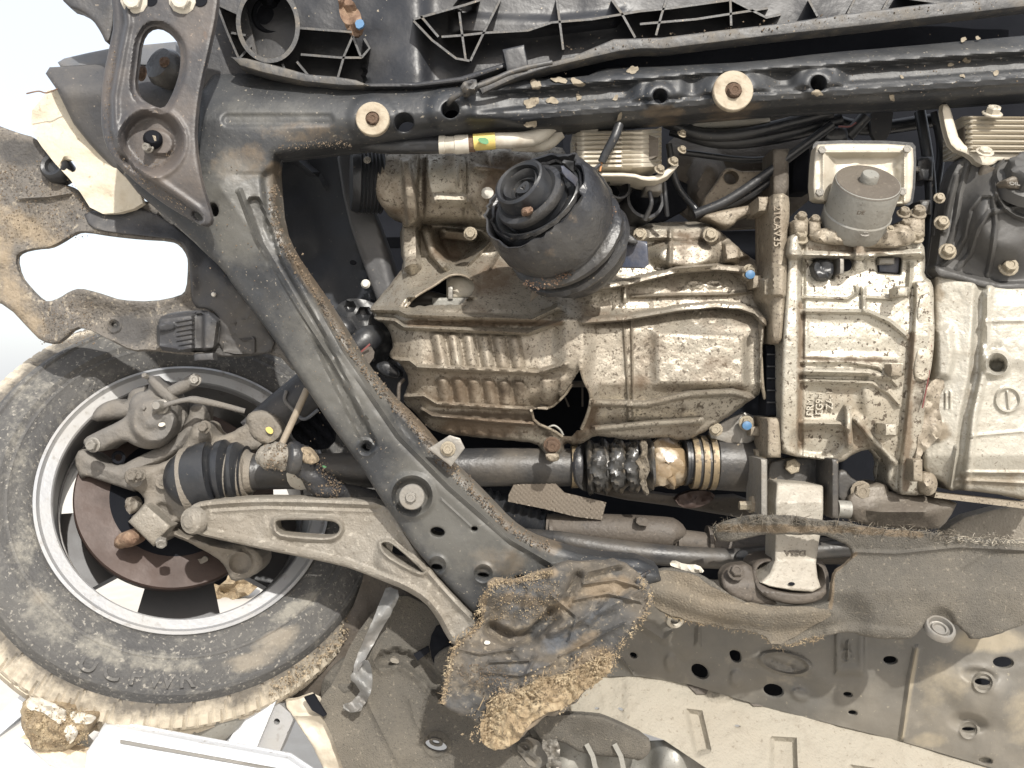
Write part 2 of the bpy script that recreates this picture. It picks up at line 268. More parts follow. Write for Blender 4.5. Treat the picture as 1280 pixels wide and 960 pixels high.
def sheet(name, out, f, m, par=None, step=5, holes=(), th=.006, it=1, jag=0, rnd=None, hrnd=None, ang=42, grime=(), hj=0, **kw):
    """A pressed or cast piece: outline and holes traced on the piece, its relief f(X, Y) in metres, thickness th."""
    loops = [resamp(ch(out, it), step)] + [resamp(ch(h, 1) if len(h) < 16 else np.asarray(h), min(step, 4)) for h in holes]
    if hj:
        loops[1:] = [p + np.stack([fb(p[:, 0], p[:, 1], 9, 5) * hj, fb(p[:, 0], p[:, 1], 9, 11) * hj], -1) for p in loops[1:]]
    if jag:
        p = loops[0]; loops[0] = p + np.stack([fb(p[:, 0], p[:, 1], step * 4, 5) * jag, fb(p[:, 0], p[:, 1], step * 4, 11) * jag], -1)
    x0, y0 = loops[0].min(0); x1, y1 = loops[0].max(0)
    gy = np.arange(y0, y1, step * .87); gx = np.arange(x0, x1, step)
    X, Y = np.meshgrid(gx, gy); X[1::2] += step * .5; X, Y = X.ravel(), Y.ravel()
    k = inpoly(X, Y, loops[0]); X, Y = X[k], Y[k]
    for h in loops[1:]:
        k = ~inpoly(X, Y, h); X, Y = X[k], Y[k]
    dd = dline(X, Y, loops[0], True)
    for h in loops[1:]: dd = np.minimum(dd, dline(X, Y, h, True))
    k = dd > step * .55
    # extra points that follow the rounded rims and the ribs, so that their edges run clean
    ex = []
    for lp, rw in [(loops[0], rnd[0] if rnd else 0)] + [(h, hrnd[0] if hrnd else 0) for h in loops[1:]]:
        if rw <= 0: continue
        t = np.roll(lp, -1, 0) - np.roll(lp, 1, 0); t /= np.hypot(*t.T)[:, None] + 1e-9; nr = np.stack([-t[:, 1], t[:, 0]], -1)
        for q in (.12, .4, 1.0):
            for s in (-1, 1):
                z = lp + nr * s * rw * q; ex.append(z[dline(z[:, 0], z[:, 1], lp, True) > rw * q * .93])
        k &= dline(X, Y, lp, True) > rw + step * .4
    RIBS.clear()
    if callable(f): f(np.array([x0, x1]), np.array([y0, y1]))
    for pl, w in list(RIBS):
        if w < step * .5: continue
        pl = np.asarray(pl, float)
        if pl[:, 0].max() < x0 or pl[:, 0].min() > x1 or pl[:, 1].max() < y0 or pl[:, 1].min() > y1: continue
        z0 = resamp(pl, step, False)
        if len(z0) < 2: continue
        t = np.gradient(z0, axis=0); t /= np.hypot(*t.T)[:, None] + 1e-9; nr = np.stack([-t[:, 1], t[:, 0]], -1)
        for q in ((-1, -.5, 0, .5, 1) if w > step else (-1, 0, 1)):
            z = z0 + nr * w * q
            if abs(q) > .1: z = z[dline(z[:, 0], z[:, 1], pl) > w * abs(q) * .9]
            ex.append(z)
        k &= dline(X, Y, pl) > w + step * .35
    X, Y = X[k], Y[k]
    if ex:
        ex = np.vstack(ex); q = inpoly(ex[:, 0], ex[:, 1], loops[0])
        for h in loops[1:]: q &= ~inpoly(ex[:, 0], ex[:, 1], h)
        ex = ex[q]; q = np.full(len(ex), 1e9)
        for lp in loops: q = np.minimum(q, dline(ex[:, 0], ex[:, 1], lp, True))
        ex = ex[q > .25]
        _, ui = np.unique(np.round(ex / .7).astype(int), axis=0, return_index=True); ex = ex[np.sort(ui)]
        X, Y = np.concatenate([X, ex[:, 0]]), np.concatenate([Y, ex[:, 1]])
    pts, edges = [], []
    for lp in loops:
        b = len(pts); n = len(lp); pts += [tuple(v) for v in lp]; edges += [(b + i, b + (i + 1) % n) for i in range(n)]
    pts += list(zip(X.tolist(), Y.tolist()))
    r = delaunay_2d_cdt([Vector(p) for p in pts], edges, [], 0, 1e-4)
    V2 = np.array([(v[0], v[1]) for v in r[0]]); T = np.array([t for t in r[2] if len(t) == 3])
    cx, cy = V2[T].mean(1).T
    k = inpoly(cx, cy, loops[0])
    for h in loops[1:]: k &= ~inpoly(cx, cy, h)
    T = T[k]
    a = V2[T]; ar = (a[:, 1, 0] - a[:, 0, 0]) * (a[:, 2, 1] - a[:, 0, 1]) - (a[:, 1, 1] - a[:, 0, 1]) * (a[:, 2, 0] - a[:, 0, 0])
    T[ar < 0] = T[ar < 0][:, ::-1]                       # y runs down, so flip to face the viewer afterwards
    T = T[:, ::-1]
    used = np.unique(T); mp = -np.ones(len(V2), int); mp[used] = np.arange(len(used)); V2 = V2[used]; T = mp[T]
    X, Y = V2[:, 0], V2[:, 1]
    d = f(X, Y) if callable(f) else np.full(X.shape, float(f))
    def rounding(q, rw, rh):
        t = np.clip(1 - q / rw, 0, 1); return rh * (1 - np.sqrt(np.clip(1 - t * t, 0, 1)))
    if rnd: d = d + rounding(dline(X, Y, loops[0], True), *rnd)
    if hrnd:
        for h in loops[1:]: d = d + rounding(dline(X, Y, h, True), *hrnd)
    A = PA(X, Y, d); n = len(A)
    B = A + np.array([0, th, 0])
    e = np.vstack([T[:, [0, 1]], T[:, [1, 2]], T[:, [2, 0]]])
    es = set(map(tuple, e.tolist())); bd = [q for q in es if (q[1], q[0]) not in es]
    F = T.tolist() + (T[:, ::-1] + n).tolist() + [(j, i, i + n, j + n) for i, j in bd]
    o = build(name, np.vstack([A, B]), F, m, par, ang=ang, **kw)
    for i, g in enumerate(grime):
        at = o.data.attributes.new('grime%d' % i, 'FLOAT', 'POINT'); v = np.clip(g(X, Y), 0, 1)
        at.data.foreach_set('value', np.concatenate([v, v]).astype(np.float32))
    return o
def blot(*spots):                                     # soft-edged patch: (x, y, rx, ry, rot, amount) or ([polyline], width, amount)
    def g(X, Y):
        r = np.zeros(X.shape)
        for s in spots:
            if isinstance(s[0], list): q = s[2] * (1 - ss(0, s[1], dline(X, Y, s[0])))
            else: q = s[5] * (1 - ss(.3, 1.1, ell_d(X, Y, *s[:5])))
            r = np.maximum(r, q)
        return r
    return g

def frame(axis, up=None):
    z = Vector(axis).normalized(); u = Vector(up) if up else (Vector((0, 0, 1)) if abs(z.z) < .9 else Vector((1, 0, 0)))
    x = u.cross(z).normalized(); y = z.cross(x)
    return Matrix((x, y, z)).transposed()
def lathe(name, prof, c, axis, m, par=None, n=48, mod=None, cap=(True, True), ang=40, **kw):
    Mx = np.array(frame(axis)); t = np.linspace(0, 2 * np.pi, n, endpoint=False)
    V = []
    for k, (r, z) in enumerate(prof):
        rr = r + (mod(k, t) if mod else 0) + 0 * t
        V.append(np.stack([rr * np.cos(t), rr * np.sin(t), z + 0 * t], -1))
    V = np.vstack(V) @ Mx.T + np.array(c); F = []
    for k in range(len(prof) - 1):
        for i in range(n):
            j = (i + 1) % n; F.append((k * n + i, k * n + j, (k + 1) * n + j, (k + 1) * n + i))
    if cap[0] and prof[0][0] > 1e-5: F.append(tuple(range(n))[::-1])
    if cap[1] and prof[-1][0] > 1e-5: F.append(tuple(range((len(prof) - 1) * n, len(prof) * n)))
    return build(name, V, F, m, par, ang=ang, **kw)
def cat(pts, k=6):
    p = [Vector(q) for q in pts]; p = [p[0] * 2 - p[1]] + p + [p[-1] * 2 - p[-2]]; o = []
    for i in range(1, len(p) - 2):
        for s in range(k):
            t = s / k; a, b, c, d = p[i - 1:i + 3]
            o.append(.5 * ((2 * b) + (c - a) * t + (2 * a - 5 * b + 4 * c - d) * t * t + (3 * b - a - 3 * c + d) * t ** 3))
    return o + [p[-2]]
def tube(name, pts, r, m, par=None, n=14, sm=6, mod=None, **kw):
    """pts are (x, y, depth) drawing points; r in px or a list of them."""
    w = [P(*q) for q in pts]; rs = r if isinstance(r, (list, tuple)) else [r] * len(pts)
    rs = [L(a, q[2]) for a, q in zip(rs, pts)]
    if sm > 1 and len(w) > 2:
        w2 = cat(w, sm); rs = np.interp(np.linspace(0, len(rs) - 1, len(w2)), range(len(rs)), rs)
    else: w2 = w
    V, F = [], []; px = None
    for i, q in enumerate(w2):
        t = (w2[min(i + 1, len(w2) - 1)] - w2[max(i - 1, 0)]).normalized()
        if px is None: px = t.orthogonal().normalized()
        px = (px - t * px.dot(t)).normalized(); py = t.cross(px)
        for k in range(n):
            a = 2 * math.pi * k / n; rr = rs[i] * (mod(i, a) if mod else 1)
            V.append(q + px * math.cos(a) * rr + py * math.sin(a) * rr)
    for i in range(len(w2) - 1):
        for k in range(n):
            j = (k + 1) % n; F.append((i * n + k, i * n + j, (i + 1) * n + j, (i + 1) * n + k))
    F.append(tuple(range(n))[::-1]); F.append(tuple(range(len(V) - n, len(V))))
    return build(name, [tuple(v) for v in V], F, m, par, **kw)
def strip(name, pts, w, d0, d1, m, par=None, closed=False, taper=1.0, **kw):
    """a standing rib: polyline in drawing px, width w px, from depth d0 (near) to d1; d0 may be a function of i/n"""
    p = np.asarray(pts, float); n = len(p)
    t = np.roll(p, -1, 0) - np.roll(p, 1, 0) if closed else np.gradient(p, axis=0)
    t /= np.hypot(*t.T)[:, None] + 1e-9; nr = np.stack([-t[:, 1], t[:, 0]], -1) * w / 2
    V = []
    for s, d, q in ((1, d0, taper), (-1, d0, taper), (-1, d1, 1), (1, d1, 1)):
        z = p + nr * s * q
        V.append(PA(z[:, 0], z[:, 1], np.full(n, d) if not isinstance(d, np.ndarray) else d))
    V = np.vstack(V); F = []
    for i in range(n if closed else n - 1):
        j = (i + 1) % n
        for a in range(4):
            b = (a + 1) % 4; F.append((a * n + i, b * n + i, b * n + j, a * n + j))
    if not closed: F += [(0, n, 2 * n, 3 * n), (4 * n - 1, 3 * n - 1, 2 * n - 1, n - 1)]
    return build(name, V, F, m, par, ang=30, **kw)
def box(name, x0, y0, x1, y1, d0, d1, m, par=None, bev=2, step=None, **kw):
    return sheet(name, [(x0, y0), (x1, y0), (x1, y1), (x0, y1)], d0, m, par, step=step or max(4, min(x1 - x0, y1 - y0) / 3), th=d1 - d0, it=0, rnd=(bev, L(bev)), **kw)

def hex_mesh(name, flange, m):
    bm = bmesh.new(); rings = []
    def rg(r, z, n=12, hexa=False):
        o = []
        for k in range(n):
            a = 2 * math.pi * k / n; q = r
            if hexa: q = r * (0.866 / math.cos(((a + math.pi / 6) % (math.pi / 3)) - math.pi / 6)) * (1.0 / 1.0)
            o.append(bm.verts.new((q * math.cos(a), q * math.sin(a), z)))
        rings.append(o)
    if flange: rg(1.45, 0); rg(1.45, .16); rg(1.25, .26)
    else: rg(1.0, 0, hexa=True)
    rg(1.06, .26 if flange else .05, hexa=True); rg(1.06, .85, hexa=True); rg(.86, 1.0); rg(.5, 1.0); rg(.42, .9)
    for a, b in zip(rings[:-1], rings[1:]):
        for i in range(12): bm.faces.new((a[i], a[(i + 1) % 12], b[(i + 1) % 12], b[i]))
    bm.faces.new(rings[-1])
    me = bpy.data.meshes.new(name); bm.to_mesh(me); bm.free(); me.materials.append(M[m]); return me
HEX = {}
def bolt(par, x, y, d, r, m='zinc', axis=(0, -1, 0), flange=True, h=1.0, name='bolt'):
    key = (flange, m)
    if key not in HEX: HEX[key] = hex_mesh('bolt', flange, m)
    o = bpy.data.objects.new(name, HEX[key]); q = L(r * .84, d); put(o, par, P(x, y, d))
    o.rotation_euler = (frame(axis) @ Matrix.Rotation(random.random() * 3, 3, 'Z')).to_euler(); o.scale = (q, q, q * h)
    return o
def washer(par, x, y, d, r, ri, m, axis=(0, -1, 0), h=.004, name='washer'):
    a, b = L(r, d), L(ri, d)
    return lathe(name, [(b, 0), (b, h), (a - .0012, h), (a, h - .0012), (a, -.006)], P(x, y, d), axis, m, par, 32, cap=(False, False))
def text(name, s, x, y, d, size, m, par, rot=0, ext=.0012, axis=(0, -1, 0), sx=1, sy=1):
    c = bpy.data.curves.new(name, 'FONT'); c.body = s; c.size = L(size, d); c.extrude = ext; c.bevel_depth = .0003
    c.align_x = 'CENTER'; c.align_y = 'CENTER'; c.materials.append(M[m])
    q = bpy.data.objects.new(name, c); me = bpy.data.meshes.new_from_object(q); bpy.data.objects.remove(q); me.materials.clear(); me.materials.append(M[m])
    o = bpy.data.objects.new(name, me); put(o, par, P(x, y, d))
    zz = Vector(axis).normalized(); yy = Vector((0, 0, 1)); xx = yy.cross(zz).normalized(); yy = zz.cross(xx)
    o.rotation_euler = (Matrix((xx, yy, zz)).transposed() @ Matrix.Rotation(R(rot), 3, 'Z')).to_euler(); o.scale = (sx, sy, 1)
    return o
def crumbs(name, n, place, size, m, par, seed=1, fibre=0.0, **kw):
    """many small lumps (or fibres) joined into one mesh; place(rng) -> (x, y, depth)"""
    r = np.random.default_rng(seed); V, F = [], []
    base = np.array([(1, 0, 0), (-1, 0, 0), (0, 1, 0), (0, -1, 0), (0, 0, 1), (0, 0, -1)], float)
    tri = [(0, 2, 4), (2, 1, 4), (1, 3, 4), (3, 0, 4), (2, 0, 5), (1, 2, 5), (3, 1, 5), (0, 3, 5)]
    for _ in range(n):
        x, y, d = place(r); s = L(r.uniform(*size) if r.random() < .85 else size[1] * 1.6, d)
        q = base * s * r.uniform(.5, 1.2, (6, 1))
        if r.random() < fibre: q = q * np.array([4.5, .35, .35])
        ax = r.normal(size=3); ax /= np.linalg.norm(ax)
        Rm = np.array(Matrix.Rotation(r.uniform(0, 6.28), 3, Vector(ax)))
        b = len(V); V += list(q @ Rm.T + np.array(P(x, y, d))); F += [(a + b, c + b, e + b) for a, c, e in tri]
    return build(name, V, F, m, par, smooth=False, kind='stuff', **kw)
def along(pts, w):
    p = np.asarray(pts, float); seg = np.hypot(*np.diff(p, axis=0).T); cum = np.concatenate([[0], np.cumsum(seg)])
    def g(r):
        s = r.uniform(0, cum[-1]); i = min(np.searchsorted(cum, s) - 1 if s > 0 else 0, len(seg) - 1); i = max(i, 0)
        q = p[i] + (p[i + 1] - p[i]) * ((s - cum[i]) / max(seg[i], 1e-6))
        nrm = np.array([-(p[i + 1] - p[i])[1], (p[i + 1] - p[i])[0]]) / max(seg[i], 1e-6)
        q = q + nrm * r.normal() * w * .5
        return q
    return g
# ================================================================== the setting
gv = [(-400, -6, -1.15), (400, -6, -1.15), (400, 600, -1.15), (-400, 600, -1.15)]
build('ground', gv, [(0, 1, 2, 3)], 'ground', smooth=False, kind='structure')

# engine bay wall behind everything, deep shade put into its near-black colour
def f_bay(X, Y): return .50 + fb(X, Y, 120, 3) * .015 + bead(X, Y, [(700, 0), (720, 900)], 18, .02) + bead(X, Y, [(300, 300), (1400, 280)], 14, .02)
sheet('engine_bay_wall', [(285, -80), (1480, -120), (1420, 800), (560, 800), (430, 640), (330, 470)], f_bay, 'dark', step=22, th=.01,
      label='sheet metal wall deep behind engine and gearbox, deep shade in its near-black colour', cat='body panel')

# ================================================================== front: ribbed undertray
ut = emp('ribbed_undertray', P(800, 60, -.05), 'black ribbed plastic bumper undertray along the top edge', 'undertray')
def f_tray(X, Y):
    d = -.035 + fb(X, Y, 60, 2) * .003
    d += .035 * (1 - ss(60, 100, ell_d(X, Y, 338, 22, 1, 1.1) )) * 0
    d += boss(X, Y, [(560, 15), (690, 20), (790, 10), (770, 35), (660, 48), (560, 45)], .012, 8)
    d += -.02 * ss(430, 520, X) * (1 - ss(520, 545, X)) - .012 * ss(40, 95, Y) * (X > 455)
    d += disk(X, Y, 582, 8, 13, -.02, 5)
    return d
sheet('tray_panel', [(262, -20), (1300, -20), (1300, 2), (1180, 10), (1040, 26), (900, 46), (800, 60), (720, 80), (640, 100), (560, 108), (455, 108), (380, 102), (300, 82), (275, 60)],
      f_tray, 'plastic', ut, 6, th=.004)
RIB = [[(269, 0), (284, 40), (298, 72)], [(275, 7), (297, 17)], [(289, 41), (307, 44)], [(298, 74), (314, 57)],
       [(374, 35), (440, 40)], [(376, 68), (425, 72), (452, 72)], [(441, 45), (430, 70), (422, 98)], [(441, 45), (451, 71)],
       [(353, 80), (358, 92)], [(371, 77), (386, 95)],
       [(517, 24), (560, 12), (582, 6), (600, 0)], [(517, 26), (540, 50), (570, 73), (587, 76)], [(526, 20), (548, 46)], [(574, 15), (578, 45), (582, 74)],
       [(625, 0), (606, 38), (588, 76)], [(552, 46), (580, 44), (606, 41), (660, 38), (690, 28), (740, 24), (800, 14)],
       [(696, 0), (700, 30), (704, 62)], [(765, 0), (778, 18), (794, 47)], [(800, 14), (840, 10), (912, 0)], [(833, 0), (827, 18), (820, 44)],
       [(913, 0), (914, 32)], [(915, 0), (958, 22), (976, 18)], [(1011, 0), (1022, 20)], [(1068, 0), (1060, 17)], [(1110, 0), (1104, 12)],
       [(800, 30), (870, 24), (960, 10)], [(455, 48), (462, 60), (452, 72)], [(1120, -4), (1180, 4)], [(1230, -8), (1236, 3)]]
for rb in RIB:
    strip('rib', resamp(np.array(rb, float), 8, False), 3.4, -.085, -.03, 'ribedge', ut, taper=.8)
strip('duct_ring', ell(335, 30, 37, 46, -8, 48), 7, -.095, -.03, 'ribedge', ut, closed=True, taper=.8)
def f_duct(X, Y): return -.01 + .02 * ell_d(X, Y, 330, 20, 40, 45) - ring(X, Y, 338, 18, 22, 5, -.006) + disk(X, Y, 338, 0, 10, .02, 4)
sheet('duct_floor', ell(335, 25, 36, 46, -8, 28), lambda X, Y: f_duct(X, Y) - .03, 'dark', ut, 5)
def lipd(X, Y): return -.098 + fb(X, Y, 25, 5) * .0012
sheet('tray_lip', [(288, 71), (300, 82), (330, 91), (380, 102), (430, 107), (462, 107), (445, 100), (420, 96), (385, 93), (345, 82), (308, 73)], lipd, 'ribedge', ut, 4, th=.03, it=0, rnd=(2, .002))
sheet('tray_lip', [(597, 108), (640, 92), (717, 70), (767, 49), (827, 47), (900, 38), (980, 29), (1060, 17), (1175, 3), (1300, -6), (1300, 6), (1180, 20), (1080, 32), (960, 45), (830, 61), (800, 61), (775, 64), (740, 72), (690, 84), (640, 100), (603, 117)],
      lipd, 'ribedge', ut, 5, th=.03, it=0, rnd=(2, .002))
sheet('tray_clip', [(628, 62), (655, 56), (661, 84), (634, 90)], -.105, 'plastic', ut, 5, th=.03, it=0, rnd=(2, .002))
sheet('inner_lip', [(455, 104), (520, 103), (575, 96), (632, 78), (634, 84), (580, 102), (520, 109), (455, 109)], -.095, 'plastic', ut, 5, th=.02, it=0, rnd=(3, .004))
crumbs('soil_specks', 150, lambda r: (lambda x: (x, 60 - (x - 800) * .115 + r.normal() * 4 - 8, -.099))(r.uniform(700, 1270)), (0.35, 0.99), 'crumb', ut, 3)
sheet('gap_shade_sheet', [(440, 20), (1320, -60), (1320, 100), (1040, 125), (720, 145), (480, 160)], .02, 'dark', ut, 20, th=.01)  # added dark sheet standing for the shade in the gap above the beam
# torn sensor end of the tray with blue and rusty bits
sheet('torn_mount_tab', [(420, -5), (440, 0), (452, 20), (456, 40), (445, 48), (432, 40), (425, 18)], lambda X, Y: -.085 + fb(X, Y, 14, 4) * .012, 'rust', ut, 4, jag=2)
sheet('torn_mount_tab', [(443, 26), (453, 23), (456, 32), (446, 37)], -.105, 'blue', ut, 4)

# cable clipped to the tray, running into the beam
hc = emp('sensor_cable', P(585, 115, -.11), 'thin black cable with taped clip entering a hole of the crossmember', 'cable')
tube('cable', [(560, 130, -.095), (566, 123, -.112), (585, 112, -.118), (610, 103, -.118), (645, 88, -.113), (690, 78, -.106)], [3.2, 3.6, 3.4, 3.4, 3.2, 3], 'ribedge', hc)
sheet('tape_wrap', [(573, 106), (594, 97), (599, 110), (578, 119)], lambda X, Y: -.128 + fb(X, Y, 6, 3) * .004, 'ribedge', hc, 3, th=.02, jag=1.2, rnd=(4, .006))

# ================================================================== front subframe: crossmember and slanted rail
sf = emp('front_subframe', P(640, 200, -.1), 'black pressed steel subframe with long crossmember and slanted side rail', 'subframe')
BEAM = [(252, 92), (315, 88), (400, 103), (450, 108), (560, 104), (640, 99), (730, 97), (752, 86), (780, 84), (845, 82), (945, 77), (1040, 65), (1120, 59), (1450, 29),
        (1450, 107), (1120, 130), (1040, 132), (970, 136), (895, 142), (827, 150), (720, 157), (655, 163), (490, 173), (440, 180), (352, 183), (332, 200), (300, 240), (262, 250), (246, 190)]
H1 = [ell(505, 153, 12), ell(563, 137, 11), ell(825, 120, 9), ell(1023, 104, 10)]
def f_beam(X, Y):
    mid = lin(X, (250, 150), (440, 148), (560, 138), (720, 125), (900, 110), (1050, 100), (1310, 82), (1450, 69)); v = np.clip(Y - mid, -60, 42)
    cv = np.where(v > 0, ss(345, 430, X), 1); d = -.100 + (.00020 * np.abs(v) + .000012 * v * v) * cv
    d += .008 * ss(14, 22, v) * ss(420, 560, X)
    # long pressed channels
    ch_ = (1 - ss(7, 15, np.abs(v + 6))) * ss(575, 640, X)
    ch_ *= 1 - .9 * (1 - ss(22, 45, np.abs(X - 825))) - .9 * (1 - ss(30, 60, np.abs(X - 916))) - .9 * (1 - ss(20, 40, np.abs(X - 1023)))
    d += .017 * ch_
    d += -.008 * (1 - ss(3, 9, np.abs(v + 24))) * ss(620, 700, X) - .006 * (1 - ss(3, 8, np.abs(v - 16))) * ss(620, 700, X)
    d += .007 * (1 - ss(3, 9, np.abs(v - 12))) * ss(600, 660, X)
    d += -.007 * (1 - ss(20, 34, np.hypot(X - 563, Y - 137))) - .006 * (1 - ss(26, 38, np.hypot(X - 916, Y - 114))) - .005 * (1 - ss(24, 36, np.hypot(X - 466, Y - 149)))
    d += -.006 * (1 - ss(14, 24, np.hypot(X - 1023, Y - 104))) - .006 * (1 - ss(13, 22, np.hypot(X - 825, Y - 120)))
    d += .004 * (1 - ss(4, 10, dline(X, Y, [(285, 150), (410, 150)])))
    d += .012 * ss(20, 60, -v) * (X < 330) * 0
    return d + fb(X, Y, 50, 9) * .0012
RAIL = [(252, 235), (300, 205), (330, 192), (342, 205), (343, 225), (348, 280), (362, 312), (383, 342), (413, 385), (455, 455), (485, 492), (515, 520), (540, 548), (560, 575), (585, 598), (612, 625), (640, 655), (665, 672), (697, 683), (735, 694), (820, 700),
        (830, 735), (700, 745), (655, 790), (612, 785), (575, 750), (530, 700), (512, 677), (477, 625), (452, 585), (427, 550), (412, 530), (382, 484), (362, 455), (350, 435), (325, 400), (292, 358), (280, 338), (252, 312), (240, 300), (150, 222), (165, 205), (205, 235)]
H2 = [ell(457, 560, 6, 5, n=16), ell(547, 665, 9, 6, 10, 18), ell(593, 661, 4, 3, n=16), ell(546, 709, 7, 4, 10, 16), ell(604, 719, 7, 3, 5, 16), ell(650, 722, 7, 2.5, 0, 16), ell(267, 262, 6, 9, -20, 16)]
RC = [(275, 235), (322, 300), (390, 405), (440, 480), (500, 560), (560, 620), (640, 690), (740, 712)]
def f_rail(X, Y):
    e = sd(X, Y, RC)  # not closed use; distance only below
    c = dline(X, Y, RC)
    d = -.105 + .00006 * (Y - 200) + .00025 * c + .05 * ss(280, 140, X) * ss(330, 180, Y) * 0
    g1 = dline(X, Y, [(318, 255), (345, 330), (400, 425), (462, 555)])
    d += .013 * (1 - ss(5, 11, g1))
    d += bead(X, Y, [(300, 240), (322, 300), (372, 385), (414, 450), (455, 520)], 5, .008)
    d += bead(X, Y, [(345, 265), (375, 345), (425, 435), (500, 545), (562, 608), (640, 676), (690, 705)], 6, .010)
    fl = dline(X, Y, [(343, 225), (348, 280), (383, 342), (455, 455), (515, 520), (560, 575), (640, 655), (697, 683), (820, 700)])
    d += .012 * (1 - ss(10, 20, fl))                                           # lower flange on the right
    d += ring(X, Y, 515, 620, 26, 6, .006) + .012 * (1 - ss(20, 26, np.hypot(X - 515, (Y - 620) * 1.15)))
    d += ring(X, Y, 457, 560, 10, 4, .004)
    for (hx, hy) in ((546, 707), (604, 717)): d += ring(X, Y, hx, hy, 12, 4, .003) + .006 * (1 - ss(8, 13, ell_d(X, Y, hx, hy, 1, .7)))
    d += bead(X, Y, [(552, 625), (590, 660)], 2.5, .003) + .006 * (1 - ss(6, 22, dline(X, Y, [(660, 690), (640, 730)])))
    return d + fb(X, Y, 36, 4) * .002
def f_sub(X, Y):
    t = ss(165, 240, Y + .1 * (X - 300)) * ss(760, 700, X - (Y - 180) * 4)
    t = np.where(Y > 215, 1, t) * (X < 840)
    return f_beam(X, Y) * (1 - t) + f_rail(X, Y) * t
TOP = BEAM[:19]; LOOP = TOP + [(345, 190)] + RAIL[3:] + [(246, 190)]
MUDL = [(343, 210), (350, 285), (385, 346), (457, 458), (517, 523), (562, 578), (640, 658), (692, 684)]
sheet('pressed_frame', LOOP, f_sub, 'frame', sf, 2.5, holes=H1 + H2, th=.045, it=1, rnd=(8, .014), hrnd=(2.5, .003),
      grime=[blot((MUDL, 20, 1.0), (300, 205, 55, 40, 0, .55), (620, 700, 60, 30, 0, .6), (380, 165, 90, 22, 0, .5), (830, 140, 40, 14, 0, .7), (916, 135, 60, 12, -5, .6)), blot((300, 260, 120, 90, 50, .72), (430, 470, 180, 80, 55, .74), (580, 650, 190, 100, 40, .74), (340, 140, 110, 40, 0, .45), (560, 112, 60, 10, 0, .3))])
FL = [(344, 228), (350, 285), (385, 346), (457, 458), (517, 523), (562, 578), (640, 658), (692, 684)]
crumbs('mud_crumbs', 1500, (lambda g: lambda r: (lambda q: (q[0] - 3, q[1] + 3, -.093 + .00006 * (q[1] - 200)))(g(r)))(along(FL, 8)), (0.49, 1.3), 'crumb', sf, 5)
crumbs('mud_crumbs', 260, (lambda g: lambda r: (lambda q: (q[0], q[1], -.104 + .00006 * (q[1] - 200)))(g(r)))(along([(265, 205), (300, 300), (380, 430), (470, 560), (540, 640)], 50)), (0.28, 0.73), 'crumb', sf, 6)
crumbs('mud_crumbs', 160, (lambda g: lambda r: (lambda q: (q[0], q[1], -.1))(g(r)))(along([(345, 184), (440, 180), (380, 178)], 5)), (0.35, 0.99), 'crumb', sf, 8)
SPL = [(665, 128, 12, 6), (690, 126, 8, 4), (663, 155, 9, 4), (790, 88, 7, 5), (722, 104, 9, 4), (669, 104, 8, 5), (700, 100, 10, 3), (722, 121, 3, 5), (769, 123, 3, 5), (773, 145, 2, 5), (1128, 96, 3.5, 3), (1205, 48, 3, 2.5), (1222, 47, 3, 2), (1190, 80, 2.5, 2), (1208, 74, 4, 3), (1246, 90, 3, 2.4), (1203, 94, 3.4, 2.6), (1114, 122, 4, 5), (1022, 116, 7, 3)]
for i, (x, y, a, b) in enumerate(SPL):
    sheet('mud_splash', ell(x, y, a, b, (i * 37) % 50 - 20, 12), lambda X, Y: f_beam(X, Y) - .0015 + fb(X, Y, 4, 3) * .0008, 'splash', sf, 1.8, th=.0015, jag=2.6)
crumbs('mud_specks', 240, lambda r: (lambda x: (x, lin(x, (640, 130), (900, 112), (1290, 84)) + r.normal() * 16, -.1015))(r.uniform(640, 1285)), (0.21, 0.79), 'crumb', sf, 9)
for (x, y, r_) in ((466, 149, 21), (916, 114, 25)):
    w = washer(sf, x, y, -.108, r_, r_ * .42, 'washer'); bolt(sf, x + 1, y + 1, -.108, r_ * .40, 'rust', h=1.2)
washer(sf, 515, 621, -.088, 16, 5, 'steel'); bolt(sf, 514, 621, -.09, 8, 'steel')
# small zinc bracket with bolt riveted to the flange
tb = sheet('bolted_tab', [(535, 561), (562, 544), (575, 548), (581, 560), (564, 583)], lambda X, Y: -.103 + fb(X, Y, 12, 2) * .001, 'steel', sf, 4, th=.004, it=0, rnd=(2, .001))
bolt(tb, 560, 561, -.104, 8, 'zinc')

# ================================================================== tie bar bracket at upper left
br = emp('tie_bar_bracket', P(200, 150, -.15), 'grey black steel bracket with oval window and round dish, upper left', 'bracket')
BR = [(137, -20), (143, 28), (136, 62), (129, 95), (126, 130), (127, 165), (136, 192), (160, 220), (200, 252), (236, 274), (256, 284), (266, 278), (263, 262), (252, 228), (244, 178), (246, 140), (252, 102), (263, 56), (272, 12), (273, -20)]
OV = ch([(176, 50), (185, 36), (198, 33), (212, 41), (224, 56), (226, 78), (222, 100), (212, 125), (204, 136), (190, 132), (175, 122), (169, 108), (172, 82)], 1)
def f_br(X, Y):
    d = -.155 + fb(X, Y, 40, 3) * .001
    left = dline(X, Y, [(137, -20), (143, 28), (136, 62), (126, 120), (127, 165), (136, 192), (160, 220), (236, 274)])
    d += .020 * (1 - ss(9, 16, left))
    d += -.004 * (1 - ss(0, 7, np.abs(left - 18)))
    e = sd(X, Y, OV); d += .010 * (1 - ss(3, 9, e))
    q = ell_d(X, Y, 189, 178, 42, 43, 20); d += .024 * (1 - ss(.68, 1.0, q)) - .003 * (1 - ss(0, .12, np.abs(q - 1.04)))
    d += -.008 * (1 - ss(.35, .5, ell_d(X, Y, 200, 178, 42, 36, 30)))
    d += .02 * ss(205, 285, Y) 
    return d
